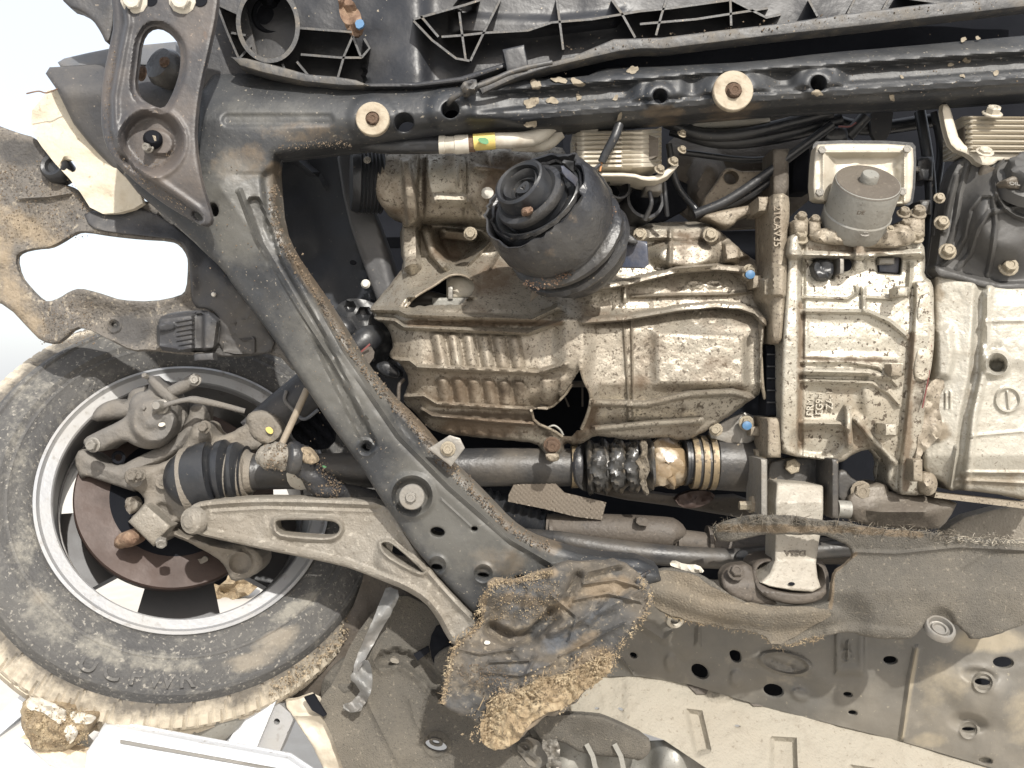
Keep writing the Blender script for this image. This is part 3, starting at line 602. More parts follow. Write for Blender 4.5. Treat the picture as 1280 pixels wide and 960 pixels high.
sheet('bracket_plate', BR, f_br, 'bracket', br, 2.4, holes=[OV, ell(247, 270, 8, 4, 40, 16)], th=.008, rnd=(4, .005), hrnd=(3, .004))
lathe('bushing_core', [(.002, .0), (.012, 0), (.013, .012), (.009, .018), (.004, .018)], P(192, 178, -.134), (.3, -1, .2), 'dark', br, 24)
bolt(br, 186, 184, -.145, 6, 'steel', (-.2, -1, -.2), h=1.6); bolt(br, 194, 176, -.142, 7, 'zinc', (-.2, -1, .0), False, h=1.3)
for x in (168, 228): bolt(br, x, 0, -.157, 14, 'dirtwhite', (0, -1, -.25))
for x in (188, 250): sheet('slot_plug', ell(x, 0, 9, 8, 0, 14), -.156, 'dark', br, 4)
crumbs('soil_specks', 420, (lambda g: lambda r: (lambda q: (q[0] + 6, q[1], -.140))(g(r)))(along([(140, 60), (130, 100), (130, 165), (150, 208), (225, 262)], 6)), (0.28, 0.73), 'crumb', br, 12)
crumbs('soil_specks', 200, lambda r: (lambda a, q: (189 + 34 * q * math.cos(a), 188 + 28 * q * math.sin(a), -.136))(r.uniform(0, 3.3), r.uniform(.5, 1)), (0.28, 0.66), 'crumb', br, 13)
sheet('dark_gap_backing', [(238, -20), (300, -20), (320, 60), (330, 110), (250, 120), (236, 100)], -.045, 'liner', br, 8, th=.01)  # added dark plate standing for the darkness between bracket and tray
# what shows through the oval window
ub = emp('upper_bushing', P(195, 90, -.06), 'muddy bushing with rusty bolt seen through the oval bracket window', 'bushing')
lathe('sleeve', [(.0, -.02), (.026, -.02), (.03, .0), (.024, .012), (.012, .014)], P(205, 84, -.06), (-.5, -1, .3), 'rubber_mud', ub, 28)
bolt(ub, 178, 92, -.09, 8, 'rust', (-.7, -1, 0)); bolt(ub, 206, 78, -.085, 6, 'rust', (-.3, -1, .2))

# ================================================================== body panels at far left
def f_rl(X, Y): return -.03 + .0009 * np.clip(110 - Y, 0, 50) + .0004 * np.clip(Y - 120, 0, 200) + fb(X, Y, 40, 6) * .001
sheet('fender_rail', [(57, 92), (62, 84), (100, 82), (150, 78), (255, 95), (262, 200), (270, 300), (240, 300), (172, 240), (140, 210), (112, 180), (92, 155), (71, 112)], f_rl, 'liner', None, 5, th=.05, it=0, rnd=(5, .012),
      label='dark grey fender rail end jutting out left behind the bracket', cat='body panel')
sheet('fender_edge', [(72, 78), (80, 73), (110, 66), (140, 60), (220, 52), (222, 84), (150, 80), (76, 84)], lambda X, Y: .01 + .0006 * (84 - Y), 'fender', None, 4, th=.03, it=0, rnd=(3, .004),
      label='pale blue grey fender edge lying above the dark rail end', cat='body panel')
sheet('wheel_arch_flap', [(66, -20), (84, 9), (101, 14), (116, 25), (126, 40), (133, 55), (138, 50), (143, 25), (143, -20)], lambda X, Y: -.06 + fb(X, Y, 30, 2) * .002, 'liner', None, 4, th=.02, rnd=(4, .006),
      label='black plastic flap hanging in from the top left edge', cat='plastic flap')
tube('bent_wire', [(33, 117, -.03), (48, 114, -.03), (58, 116, -.03), (72, 111, -.03)], .9, 'rust', None, 6, label='thin rusty wire sticking out left of the rail end', cat='wire')
# sunlit cream panel with hole
def f_cm(X, Y): return .01 + .0004 * (Y - 160) * 0 + .05 * ss(60, 0, X - 40) * 0 + fb(X, Y, 25, 8) * .004 + disk(X, Y, 83, 205, 8, -.01, 5)
sheet('inner_fender_panel', [(30, 150), (70, 100), (92, 150), (140, 205), (185, 250), (160, 265), (118, 268), (95, 232), (60, 195)], f_cm, 'creammud', None, 5, holes=[ell(88, 207, 6, 9, -35, 16)], th=.012,
      label='sunlit cream inner fender panel with a small slanted hole', cat='body panel')

# ================================================================== wheel arch liner
al = emp('wheel_arch_liner', P(150, 350, .03), 'mud caked black wheel arch liner with a big ragged opening', 'arch liner')
LN = [(-20, 150), (22, 166), (45, 172), (58, 190), (75, 228), (97, 236), (103, 246), (114, 262), (147, 262), (160, 254), (180, 249), (205, 262), (250, 300), (300, 350), (345, 405), (375, 450), (372, 470), (345, 440), (300, 447), (235, 444), (185, 438), (165, 440), (135, 424), (110, 411), (95, 410), (82, 423), (70, 431), (52, 427), (37, 412), (10, 383), (-20, 372)]
HL = ch([(20, 322), (27, 315), (45, 311), (62, 310), (75, 304), (95, 291), (107, 290), (137, 295), (175, 299), (212, 301), (225, 307), (234, 320), (235, 333), (233, 362), (225, 370), (190, 377), (150, 375), (132, 369), (120, 365), (100, 360), (87, 364), (75, 372), (62, 377), (52, 375), (37, 360), (25, 345)], 1)
def f_ln(X, Y):
    d = .03 + .00022 * (120 - X) * (X < 120) * 0 + fb(X, Y, 40, 2) * .006
    d += -.018 * (1 - ss(0, 22, dline(X, Y, HL, True))) * ss(60, 120, X) * .6
    d += boss(X, Y, [(196, 396), (228, 392), (262, 388), (275, 400), (270, 438), (222, 440), (196, 436)], .02, 4) * (X > 190)
    d += .014 * (1 - ss(4, 9, np.abs(X - 248))) * (Y > 392) * (Y < 440)
    for k in range(7): d += bead(X, Y, [(222, 402 + k * 6), (240, 399 + k * 6)], 1.6, .003)
    d += ring(X, Y, 142, 407, 8, 3, .004) + ring(X, Y, 291, 421, 6, 2, .003)
    d += -.010 * (1 - ss(2, 8, dline(X, Y, [(95, 410), (130, 424), (165, 440), (185, 437), (300, 446)])))
    d += bead(X, Y, [(280, 440), (282, 408), (296, 402), (310, 398), (314, 380)], 2, .004)
    d += bead(X, Y, [(303, 425), (318, 424), (318, 440)], 2.5, .005) - .006 * (1 - ss(3, 6, dline(X, Y, [(200, 410), (214, 408)])))
    d += bead(X, Y, [(25, 248), (60, 246), (85, 242)], 4, .008)
    return d
HLx = [HL, ell(143, 407, 4, 3, 20, 16), ell(291, 421, 3.5, 4, 0, 16), ch([(218, 395), (229, 388), (232, 392), (221, 399)], 0)]
sheet('liner_shell', LN, f_ln, 'mudliner', al, 3, holes=HLx[:3], th=.008, rnd=(5, .008), hrnd=(4, .006),
      grime=[blot(([(-20, 262), (30, 285), (60, 300)], 40, .66), ([(-4, 300), (10, 360), (40, 405)], 36, .7), (45, 412, 30, 20, 30, .6)), blot((20, 190, 50, 26, 10, .8), (165, 412, 40, 28, 0, .9), (300, 420, 70, 60, 0, 1), (95, 270, 22, 16, 0, .5), (200, 280, 60, 20, 10, .9))])
lathe('liner_bushing', [(.0, .0), (.011, 0), (.013, .006), (.018, .008), (.022, .004), (.024, -.01), (.02, -.03)], P(68, 208, .02), (-.1, -1, .2), 'rubber', al, 28)
crumbs('mud_crumbs', 900, lambda r: (lambda x, y: (x, y, .025 + .0))(r.uniform(-5, 110), r.uniform(200, 300)), (0.28, 0.86), 'crumb', al, 15)
crumbs('mud_crumbs', 500, lambda r: (r.uniform(50, 120), r.uniform(375, 430), .022), (0.28, 0.73), 'crumb', al, 16)
# dark liner right part in clean plastic
def f_l2(X, Y): return f_ln(X, Y) - .006
sheet('liner_insert', [(103, 262), (150, 268), (180, 256), (250, 306), (320, 388), (352, 440), (300, 444), (272, 438), (276, 400), (262, 386), (240, 384), (238, 350), (236, 318), (224, 300), (190, 296), (138, 291), (112, 285)], f_l2, 'liner', al, 4.5, th=.004, rnd=(3, .004))
sheet('liner_clip', [(242, 442), (266, 441), (267, 450), (243, 451)], -.0, 'liner', al, 4, th=.02, it=0, rnd=(2, .003))
sheet('liner_insert', [(196, 398), (215, 390), (240, 388), (262, 388), (276, 400), (272, 438), (222, 441), (196, 437)], lambda X, Y: f_ln(X, Y) - .008, 'liner', al, 2, th=.004)
lathe('white_stud', [(0, .004), (.003, .003), (.004, 0)], P(267, 368, .015), (0, -1, 0), 'plastic_w', al, 12)
# ================================================================== engine: lower crankcase casting with torn holes
en = emp('engine_sump', P(700, 420, 0), 'oily aluminium engine sump with ribbed pan and two torn open holes', 'engine')
SO = [(500, 284), (512, 278), (560, 270), (620, 272), (700, 288), (770, 290), (795, 280), (840, 277), (880, 277), (900, 288), (935, 320), (952, 330), (962, 345), (961, 400), (952, 440), (953, 490), (935, 503), (905, 525), (875, 543), (855, 552), (830, 546), (790, 551), (760, 546), (742, 545), (735, 551), (720, 557), (706, 553), (704, 566), (690, 574), (677, 562), (670, 554), (630, 550), (580, 545), (545, 541), (530, 530), (518, 514), (504, 504), (505, 494), (512, 475), (502, 455), (487, 448), (487, 441), (492, 432), (487, 413), (481, 405), (467, 399), (468, 394), (461, 386), (474, 372), (492, 350), (505, 332), (500, 310)]
HA = [(508, 384), (516, 373), (530, 364), (543, 357), (558, 346), (568, 343), (580, 344), (591, 350), (592, 360), (588, 371), (578, 382), (560, 380), (535, 381)]
HB = [(726, 461), (730, 477), (737, 488), (739, 502), (733, 520), (726, 537), (714, 545), (703, 546), (692, 538), (680, 532), (668, 528), (664, 513), (672, 510), (687, 511), (705, 496), (715, 481), (721, 468)]
RB = [[(462, 387), (498, 388), (508, 393), (585, 396), (665, 399), (697, 384)], [(468, 399), (493, 401), (505, 409), (660, 416), (703, 401)],
      [(487, 450), (512, 451), (522, 459), (672, 466), (707, 455)], [(504, 496), (530, 495), (546, 505), (664, 512)], [(528, 512), (540, 520), (620, 527), (665, 530)]]
R1 = [(742, 360), (785, 353), (845, 338), (895, 334), (928, 337)]; R2 = [(728, 401), (782, 397), (845, 386), (895, 381), (925, 383), (945, 390), (958, 404)]
R3 = [(742, 503), (807, 505), (860, 493), (915, 490), (935, 495), (948, 505)]; R4 = [(744, 536), (807, 530), (875, 526)]
R1b = [(790, 371), (850, 369), (910, 368), (940, 364)]
BXP = [(814, 410), (935, 415), (936, 487), (815, 485)]
def f_en(X, Y):
    left = 1 - ss(700, 745, X)
    # ribbed pan: a stepped tub, its top sloping back, its foot curling away
    pl = lin(Y, (270, .14), (320, .105), (350, .06), (386, .012), (400, .0), (412, .006), (460, .0), (468, .008), (508, .028), (516, .028), (545, .06), (575, .085))
    pl += .05 * ss(520, 465, X + (Y - 390) * -.15) * (Y > 300)
    pr = lin(Y, (270, .085), (300, .06), (335, .05), (360, .035), (385, .03), (400, .012), (410, .0), (480, -.002), (500, .012), (520, .02), (545, .035), (560, .05))
    d = pl * left + pr * (1 - left)
    d += -.018 * (1 - ss(8, 30, np.abs(X - 718))) * ss(375, 400, Y) * ss(500, 440, Y)
    w = [(4.8, .024), (4.4, .021), (4.4, .020), (4, .016), (3.6, .012)]
    for p, (a, h) in zip(RB, w): d += bead(X, Y, p, a, h, .25) * left
    sl_ = (X - 505) * .045                                                  # three rows of tubular pan ribs between the ledges
    for y0, y1, xo, h in ((412, 459, 546, .013), (467, 505, 552, .011), (514, 522, 556, .006), (529, 548, 560, .004)):
        u = (X - xo - (Y - y0) * .16) / 19.0; m_ = ss(0, 6, Y - y0 - sl_) * ss(0, 6, y1 - Y + sl_) * ss(-.55, -.45, u) * ss(6.05, 5.95, u + .5)
        d += -h * np.sqrt(.5 + .5 * np.cos(2 * np.pi * u)) * m_ * left
    for k in range(9): d += .007 * (1 - ss(0, 6, np.abs(np.hypot(X - (524 + k * 17), (Y - 397 - k * .5)) - 7.5))) * (Y > 401 + k * .4) * (Y < 411)
    # columns at upper left, with the recessed pocket between
    d += bead(X, Y, [(512, 280), (514, 330)], 13, .045, .6) * 1 + bead(X, Y, [(533, 290), (541, 315), (556, 332)], 7, .032, .4) * 1
    d += .045 * (1 - ss(-9, 3, sd(X, Y, [(542, 285), (600, 290), (612, 300), (582, 326), (570, 332), (556, 324), (546, 305)])))
    d += bead(X, Y, [(556, 292), (590, 296)], 7, .06, .5)
    d += bead(X, Y, [(586, 330), (640, 275)], 3, .012) + bead(X, Y, [(612, 336), (640, 290)], 3, .01)
    # right half: shelves, pads and webs
    rt = 1 - left
    d += (bead(X, Y, R1, 5, .040, .5) + bead(X, Y, R2, 5, .036, .5) + bead(X, Y, R3, 5, .036, .5) + bead(X, Y, R4, 5, .03, .5)) * rt
    d += bead(X, Y, R1b, 3, .010) + bead(X, Y, [(781, 358), (781, 374)], 4, .018, .4) + bead(X, Y, [(779, 400), (785, 500)], 2, .006) + bead(X, Y, [(789, 400), (791, 500)], 2, .006)
    d += .012 * (1 - ss(8, 16, np.abs(X - 785))) * 0
    d += boss(X, Y, BXP, .012, 9) + bead(X, Y, [(786, 507), (788, 522)], 4, .016, .4)
    d += bead(X, Y, [(953, 400), (952, 500)], 4, .02, .4)
    d += boss(X, Y, [(795, 282), (880, 279), (905, 290), (900, 300), (812, 302), (796, 300)], .022, 5)
    q = (1 - ss(.55, 1.05, ell_d(X, Y, 858, 318, 52, 22))); d += -.028 * q
    d += bead(X, Y, [(838, 288), (837, 333)], 4, .012, .3)
    for (x, y, r_) in ((800, 293, 11), (889, 293, 13), (937, 341, 13)): d += disk(X, Y, x, y, r_, .02, 3)
    d += boss(X, Y, [(902, 303), (955, 296), (960, 318), (905, 330)], .02, 5)
    d += boss(X, Y, [(905, 302), (925, 300), (925, 330), (902, 330)], .012, 3)
    # logos cast on the webs
    for cx in (869, 892): d += np.where(np.abs(np.sqrt(ell_d(X, Y, cx, 355.5, 10, 4.5) ** 2) - 1) < .22, -.002, 0)
    for cx in (871, 890): d += ring(X, Y, cx, 395, 6.5, 1.6, .0022)
    d += bead(X, Y, [(876, 389), (886, 389)], 1.5, .002) + bead(X, Y, [(886, 392), (894, 399)], 1.4, .002) + bead(X, Y, [(871, 395), (876, 390)], 1.4, .002)
    # torn lips and dents round the holes
    ha = dline(X, Y, HA, True); d += -.010 * (1 - ss(0, 12, ha)) * (Y < 372) + .012 * (1 - ss(0, 8, ha)) * (Y >= 374)
    hb = dline(X, Y, HB, True); d += .020 * (1 - ss(0, 22, hb)) * (X < 700) * (Y < 510) - .014 * (1 - ss(0, 12, hb)) * (X > 722)
    d += boss(X, Y, [(672, 470), (700, 466), (714, 470), (706, 490), (690, 508), (676, 506)], .012, 8)
    d += disk(X, Y, 690, 560, 14, .045, 6)
    d += fb(X, Y, 26, 21) * .0012 + fb(X, Y, 8, 5) * .0005
    return d
sheet('lower_casting', SO, f_en, 'alu', en, 1.9, holes=[HA, HB], th=.006, it=1, jag=.5, hj=1.6, rnd=(4, .012), ang=75,
      grime=[blot((590, 490, 105, 34, 2, .62), (600, 440, 110, 30, 0, .2), (610, 530, 100, 26, 0, .9), ([(512, 404), (700, 404)], 9, 1), (718, 520, 50, 45, 0, .8), (620, 345, 60, 40, -20, .6), (560, 310, 40, 30, 0, .7), (760, 395, 60, 30, 0, .45), (850, 300, 60, 20, 0, .55), (790, 480, 40, 20, 0, .6), (900, 460, 40, 30, 0, .45)),
             blot(([(512, 515), (664, 522)], 10, .9), ([(664, 512), (690, 552), (720, 556)], 10, .8), (640, 485, 40, 20, 0, .6), (840, 510, 60, 10, 0, .45), (520, 520, 22, 20, 30, .7))])
def rim_of(h, i0, i1, w, off=0):
    p = np.asarray(h, float)[i0:i1]; return p
# torn edge curls: pale raw metal rims standing proud
for pts, w in (([(508, 384), (516, 373), (530, 364), (543, 357), (558, 346), (568, 343), (580, 344), (591, 350)], 1.6), ([(726, 461), (731, 478), (738, 489), (739, 502), (734, 520), (727, 536)], 2.2), ([(664, 513), (668, 528), (692, 538), (703, 546)], 1.8), ([(672, 510), (687, 511), (705, 496), (715, 481)], 1.6)):
    q = resamp(ch(pts, 1, False), 3, False); dd = f_en(q[:, 0], q[:, 1])
    tube('torn_rim', [(x, y, z - .002) for (x, y), z in zip(q, dd)], w, 'alu_b', en, 8, 1)
for (x, y, d_, r_, mm, ax) in ((800, 293, .018, 7, 'zinc', (-.1, -1, .1)), (888, 294, .018, 8, 'zinc', (0, -1, .2)), (936, 340, .012, 8, 'zinc', (.2, -1, -.1)), (895, 537, .03, 7, 'zinc', (-.3, -1, .1)), (933, 529, .03, 8, 'zinc', (0, -1, 0)), (690, 556, .005, 9, 'rust', (0, -1, -.3)), (588, 292, .04, 7, 'zinc', (0, -1, 0))):
    bolt(en, x, y, d_, r_, mm, ax)
for (x, y, d_) in ((938, 343, -.004), (934, 532, .015)): sheet('paint_dot', ell(x, y, 6, 5.5, 0, 14), lambda X, Y: d_ - .004 + ell_d(X, Y, x, y, 6, 6) * .002, 'blue', en, 3, th=.005)
box('square_lug', 941, 344, 953, 360, -.005, .06, 'alu_b', en, 2)
box('square_lug', 938, 533, 950, 545, .02, .06, 'alu_b', en, 2)
sheet('drip_lug', [(682, 566), (698, 566), (700, 575), (690, 578), (682, 574)], lambda X, Y: -.0 + fb(X, Y, 8, 2) * .003, 'alu_b', en, 3, th=.02, rnd=(3, .006))
sheet('lower_plate', [(880, 545), (905, 525), (940, 512), (952, 545), (930, 558), (925, 566), (916, 556)], .045, 'steel', en, 5, th=.01, rnd=(2, .003))
# inside the holes
inn = emp('crank_interior', P(640, 440, .1), 'dark crankcase interior and pale bearing cap seen through torn holes', 'engine innards')
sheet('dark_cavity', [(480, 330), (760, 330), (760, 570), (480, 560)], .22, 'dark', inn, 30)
box('bearing_cap', 558, 346, 600, 372, .09, .16, 'white_alu', inn, 3); box('cap_bolt', 560, 358, 566, 374, .075, .1, 'steel', inn, 1)
box('cap_foot', 540, 372, 590, 388, .08, .14, 'silver', inn, 2)
tube('oil_pickup', [(500, 380, .12), (530, 372, .1), (560, 378, .12)], 9, 'shaft', inn)
box('baffle_bar', 712, 476, 734, 484, .08, .1, 'pipe', inn, 2); tube('baffle_leg', [(728, 484, .09), (728, 508, .1)], 1.2, 'pipe', inn, 8, 1); tube('baffle_leg', [(706, 496, .09), (711, 508, .1)], 1.2, 'pipe', inn, 8, 1)
tube('ring_edge', [(682, 536, .06), (692, 532, .06), (700, 537, .06), (704, 544, .06)], 1.4, 'silver', inn, 8)

# ================================================================== flange plate between engine and gearbox
fp = emp('flange_plate', P(970, 380, -.02), 'dusty cast flange plate standing upright between engine and gearbox', 'flange')
def f_fp(X, Y): return -.045 + .02 * ss(968, 958, X) + boss(X, Y, [(952, 330), (985, 330), (985, 372), (952, 372)], .012, 4) + fb(X, Y, 20, 4) * .001 - .004 * (1 - ss(2, 6, np.abs(X - 976)))
sheet('flange_body', [(961, 243), (985, 241), (988, 260), (984, 300), (983, 370), (980, 400), (977, 430), (962, 428), (961, 385), (952, 372), (952, 348), (962, 345), (962, 300)], f_fp, 'alu_b', fp, 4, th=.08, rnd=(4, .006))
sheet('flange_body', [(957, 432), (977, 430), (976, 520), (957, 520)], -.005, 'dark', fp, 6, th=.04, it=0, rnd=(2, .004))
for k in range(5): box('cover_rib', 959, 442 + k * 15, 974, 444 + k * 15, -.009, -.004, 'plastic', fp, 1)
box('lower_block', 959, 522, 976, 572, -.03, .06, 'alu_b', fp, 4); box('flange_lug', 948, 246, 960, 264, -.02, .05, 'alu_b', fp, 2)
text('cast_text', '21CAV35', 971, 283, -.0505, 13, 'alu_b', fp, -90, .0012)
tube('hose_clip', [(950, 405, .0), (951, 440, -.01), (953, 480, -.01), (956, 498, .0)], 2.2, 'alu_b', fp)

# ================================================================== gearbox bell housing
gb = emp('gearbox_housing', P(1070, 450, -.03), 'speckled aluminium gearbox bell housing with raised ribs right of the flange plate', 'gearbox')
GO = [(985, 300), (990, 292), (1010, 288), (1040, 296), (1085, 300), (1135, 296), (1155, 302), (1157, 330), (1155, 345), (1166, 352), (1168, 380), (1163, 440), (1160, 475), (1157, 500), (1154, 540), (1150, 580), (1156, 600), (1168, 600), (1170, 616), (1150, 620), (1120, 618), (1106, 600), (1110, 575), (1096, 560), (1070, 565), (1050, 580), (1030, 575), (985, 570), (975, 560), (975, 520), (977, 440), (980, 400)]
def f_gb(X, Y):
    d = -.045 + .00012 * np.abs(Y - 420) + .00009 * np.clip(Y - 500, 0, 200) * 2
    d += -.012 * (1 - ss(9, 14, np.abs(X - 988 + (Y - 440) * .02)))                               # left flange column
    d += .006 * (1 - ss(2, 6, np.abs(X - 1001 + (Y - 440) * .01)))
    P1 = [(1004, 389), (1085, 390), (1112, 402), (1133, 420)]
    d += bead(X, Y, P1, 4, .012, .3) + .004 * (1 - ss(-8, 2, sd(X, Y, [(1006, 396), (1085, 396), (1128, 420), (1124, 446), (1006, 446)])))
    d += bead(X, Y, [(1079, 360), (1080, 388)], 3.5, .010, .3) + bead(X, Y, [(1006, 372), (1060, 374), (1071, 366), (1070, 358)], 3, .006) + bead(X, Y, [(1083, 372), (1115, 374), (1130, 366)], 3, .008)
    d += bead(X, Y, [(1003, 452), (1060, 452), (1098, 458), (1122, 482)], 3.2, .008, .3)
    d += bead(X, Y, [(1003, 464), (1085, 466), (1110, 472)], 5.5, .014, .3) + .006 * (1 - ss(2, 6, dline(X, Y, [(1003, 471), (1080, 472)])))
    d += bead(X, Y, [(1003, 475), (1090, 479), (1112, 492), (1124, 506)], 3.2, .009, .3)
    d += .012 * (1 - ss(-10, 6, sd(X, Y, [(1003, 480), (1078, 482), (1080, 520), (1058, 525), (1003, 526)]))) 
    d += bead(X, Y, [(1003, 529), (1050, 530), (1060, 536)], 4, .012, .3) + .014 * (1 - ss(-3, 3, ell_d(X, Y, 1020, 552, 30, 18) * 10 - 10))
    d += bead(X, Y, [(1060, 510), (1062, 556)], 5, .028, .4) + bead(X, Y, [(1070, 524), (1090, 548), (1118, 578)], 4.5, .022, .4)
    d += .014 * (1 - ss(-14, 8, sd(X, Y, [(1086, 552), (1112, 580), (1105, 600), (1085, 580)])))
    # right flange
    fx = X - lin(Y, (300, 1150), (380, 1150), (470, 1144), (520, 1139), (600, 1130)); d += -.016 * (1 - ss(10, 15, np.abs(fx - 6))) * (Y > 352)
    for (x, y) in ((1128, 364), (1122, 462), (1113, 538)): d += boss(X, Y, [(x - 8, y - 6), (x + 8, y - 6), (x + 8, y + 6), (x - 8, y + 6)], .018, 3)
    # upper pads under the actuator
    d += -.022 * (1 - ss(318, 326, Y)) + bead(X, Y, [(990, 318), (1075, 320), (1152, 316)], 6, .012, .3) + .018 * (1 - ss(-3, 3, sd(X, Y, [(1018, 324), (1043, 324), (1041, 348), (1020, 346)])))
    d += .03 * (1 - ss(-3, 3, sd(X, Y, [(1096, 320), (1126, 320), (1124, 342), (1098, 340)]))) + bead(X, Y, [(1075, 300), (1074, 330)], 9, .022, .4)
    d += bead(X, Y, [(1138, 330), (1136, 364)], 4, .01)
    return d + fb(X, Y, 30, 31) * .0011 + fb(X, Y, 8, 6) * .0005
sheet('housing_shell', GO, f_gb, 'alu_r', gb, 2.0, th=.05, rnd=(5, .012), ang=75,
      grime=[blot(([(1001, 380), (1000, 560)], 10, .8), ([(1140, 420), (1132, 610)], 12, .8), (1070, 545, 40, 30, 0, .6), (1070, 310, 90, 14, 0, .7), ([(1003, 448), (1100, 450)], 9, .7), (990, 340, 20, 60, 0, .4)), blot(([(1005, 390), (1005, 445)], 5, .8), ([(1003, 447), (1120, 452)], 5, .7), (1150, 480, 14, 60, 0, .6))])
sheet('side_flange', [(1146, 372), (1166, 362), (1169, 420), (1163, 470), (1158, 478), (1140, 475), (1146, 430)], lambda X, Y: -.060 + fb(X, Y, 15, 2) * .002, 'alu_r', gb, 4, th=.02, rnd=(3, .005))
tube('red_sealant', [(1165, 420, -.058), (1161, 468, -.058), (1153, 510, -.056)], .9, 'red', gb, 6)
sheet('black_plug', [(1015, 325), (1041, 324), (1043, 340), (1036, 352), (1018, 350)], lambda X, Y: -.055 + fb(X, Y, 9, 2) * .004, 'rubber', gb, 3, th=.03, rnd=(4, .007))
sheet('black_plug', ell(1059, 331, 6, 8, 0, 16), -.045, 'dark', gb, 4); box('steel_band', 1050, 322, 1055, 342, -.06, -.03, 'steel', gb, 1)
sheet('black_plug', [(1097, 322), (1125, 321), (1123, 342), (1099, 340)], -.03, 'blue_black', gb, 4, it=0, rnd=(2, .004)); box('plug_bar', 1099, 322, 1118, 330, -.045, -.03, 'steel', gb, 2)
for s_, x in (('PRM-HLS', 1012.5), ('EG9HM1', 1024), ('ZA-1', 1037)): text('cast_text', s_, x, 497 if s_ != 'ZA-1' else 500, f_gb(np.array([x]), np.array([500.]))[0] - .0012, 12.5, 'alu_r', gb, 90, .0012, sx=.92)
for (x, y) in ((1001, 268), (1018, 272), (1000, 293), (1129, 262), (1147, 262), (1144, 292), (1131, 276)):
    bolt(gb, x, y + 6, -.055, 8.5 if y > 280 or x > 1140 else 7, 'zinc' if y > 280 else 'alu_b', (0, -.75, .66), True, 1.5)
for (x0, y0, x1, y1) in ((992, 275, 1010, 292), (1011, 276, 1026, 296), (1136, 272, 1156, 296), (1120, 280, 1140, 298)): box('bolt_pillar', x0, y0, x1, y1, -.065, .0, 'alu_b', gb, 5)
box('hex_plug', 1114, 455, 1127, 470, -.075, -.05, 'alu_b', gb, 2); box('hex_plug', 1107, 530, 1120, 544, -.07, -.03, 'alu_r', gb, 2); box('hex_plug', 1122, 359, 1134, 370, -.08, -.05, 'alu_r', gb, 2)

# ================================================================== clutch actuator can on square plate
ac = emp('actuator_can', P(1080, 230, -.05), 'grey cylindrical actuator can under a square bolted plate', 'actuator')
APL = [(1018, 186), (1024, 179), (1136, 180), (1143, 188), (1140, 250), (1132, 256), (1024, 252), (1015, 246)]
def f_ap(X, Y): return -.06 - .0002 * (250 - Y) * 0 + .014 * (1 - ss(.7, 1.0, np.maximum(np.abs(X - 1080) / 50, np.abs(Y - 222) / 32))) - .004 * (1 - ss(0, .08, np.abs(np.maximum(np.abs(X - 1080) / 50, np.abs(Y - 222) / 32) - 1.02))) + fb(X, Y, 12, 3) * .001
sheet('square_plate', APL, f_ap, 'white_alu', ac, 1.8, th=.02, rnd=(4, .005))
sheet('plate_gasket', [(x + (x - 1080) * .05, y + (y - 216) * .08 - 1) for x, y in APL], -.036, 'rubber', ac, 6, th=.012)
for (x, y) in ((1027, 188), (1133, 187), (1024, 241), (1127, 240)): bolt(ac, x, y, -.066, 6, 'steel', (0, -1, .1), False, .7)
cx = P(1077, 251, -.075); axc = Vector((0.02, -.70, .71)).normalized()
rr = L(42, -.08)
lathe('can', [(rr * .90, -.052), (rr * .98, -.046), (rr, -.036), (rr, -.02), (rr * .965, -.018), (rr * .965, -.014), (rr * .96, .026), (rr * .93, .032), (rr * .9, .0325)], cx, axc, 'silver', ac, 64)
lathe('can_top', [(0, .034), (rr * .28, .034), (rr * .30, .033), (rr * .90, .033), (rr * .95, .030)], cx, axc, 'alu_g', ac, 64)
lathe('centre_pin', [(.0, .046), (.011, .046), (.0125, .044), (.0125, .03)], cx, axc, 'silver', ac, 32)
text('stamp', 'DE', 1076, 266, -.125, 8, 'alu_g', ac, 0, .0002, (0.02, -.71, -.70))
sheet('can_foot', [(1010, 290), (1040, 282), (1120, 282), (1148, 290), (1146, 304), (1110, 312), (1040, 306), (1014, 302)], lambda X, Y: -.075 + fb(X, Y, 14, 2) * .006, 'alu_b', ac, 4, th=.05, rnd=(6, .014))
bolt(ac, 1113, 286, -.088, 4, 'zinc', (0, -.8, .6)); bolt(ac, 1080, 291, -.088, 6, 'steel', (0, -.8, .6))

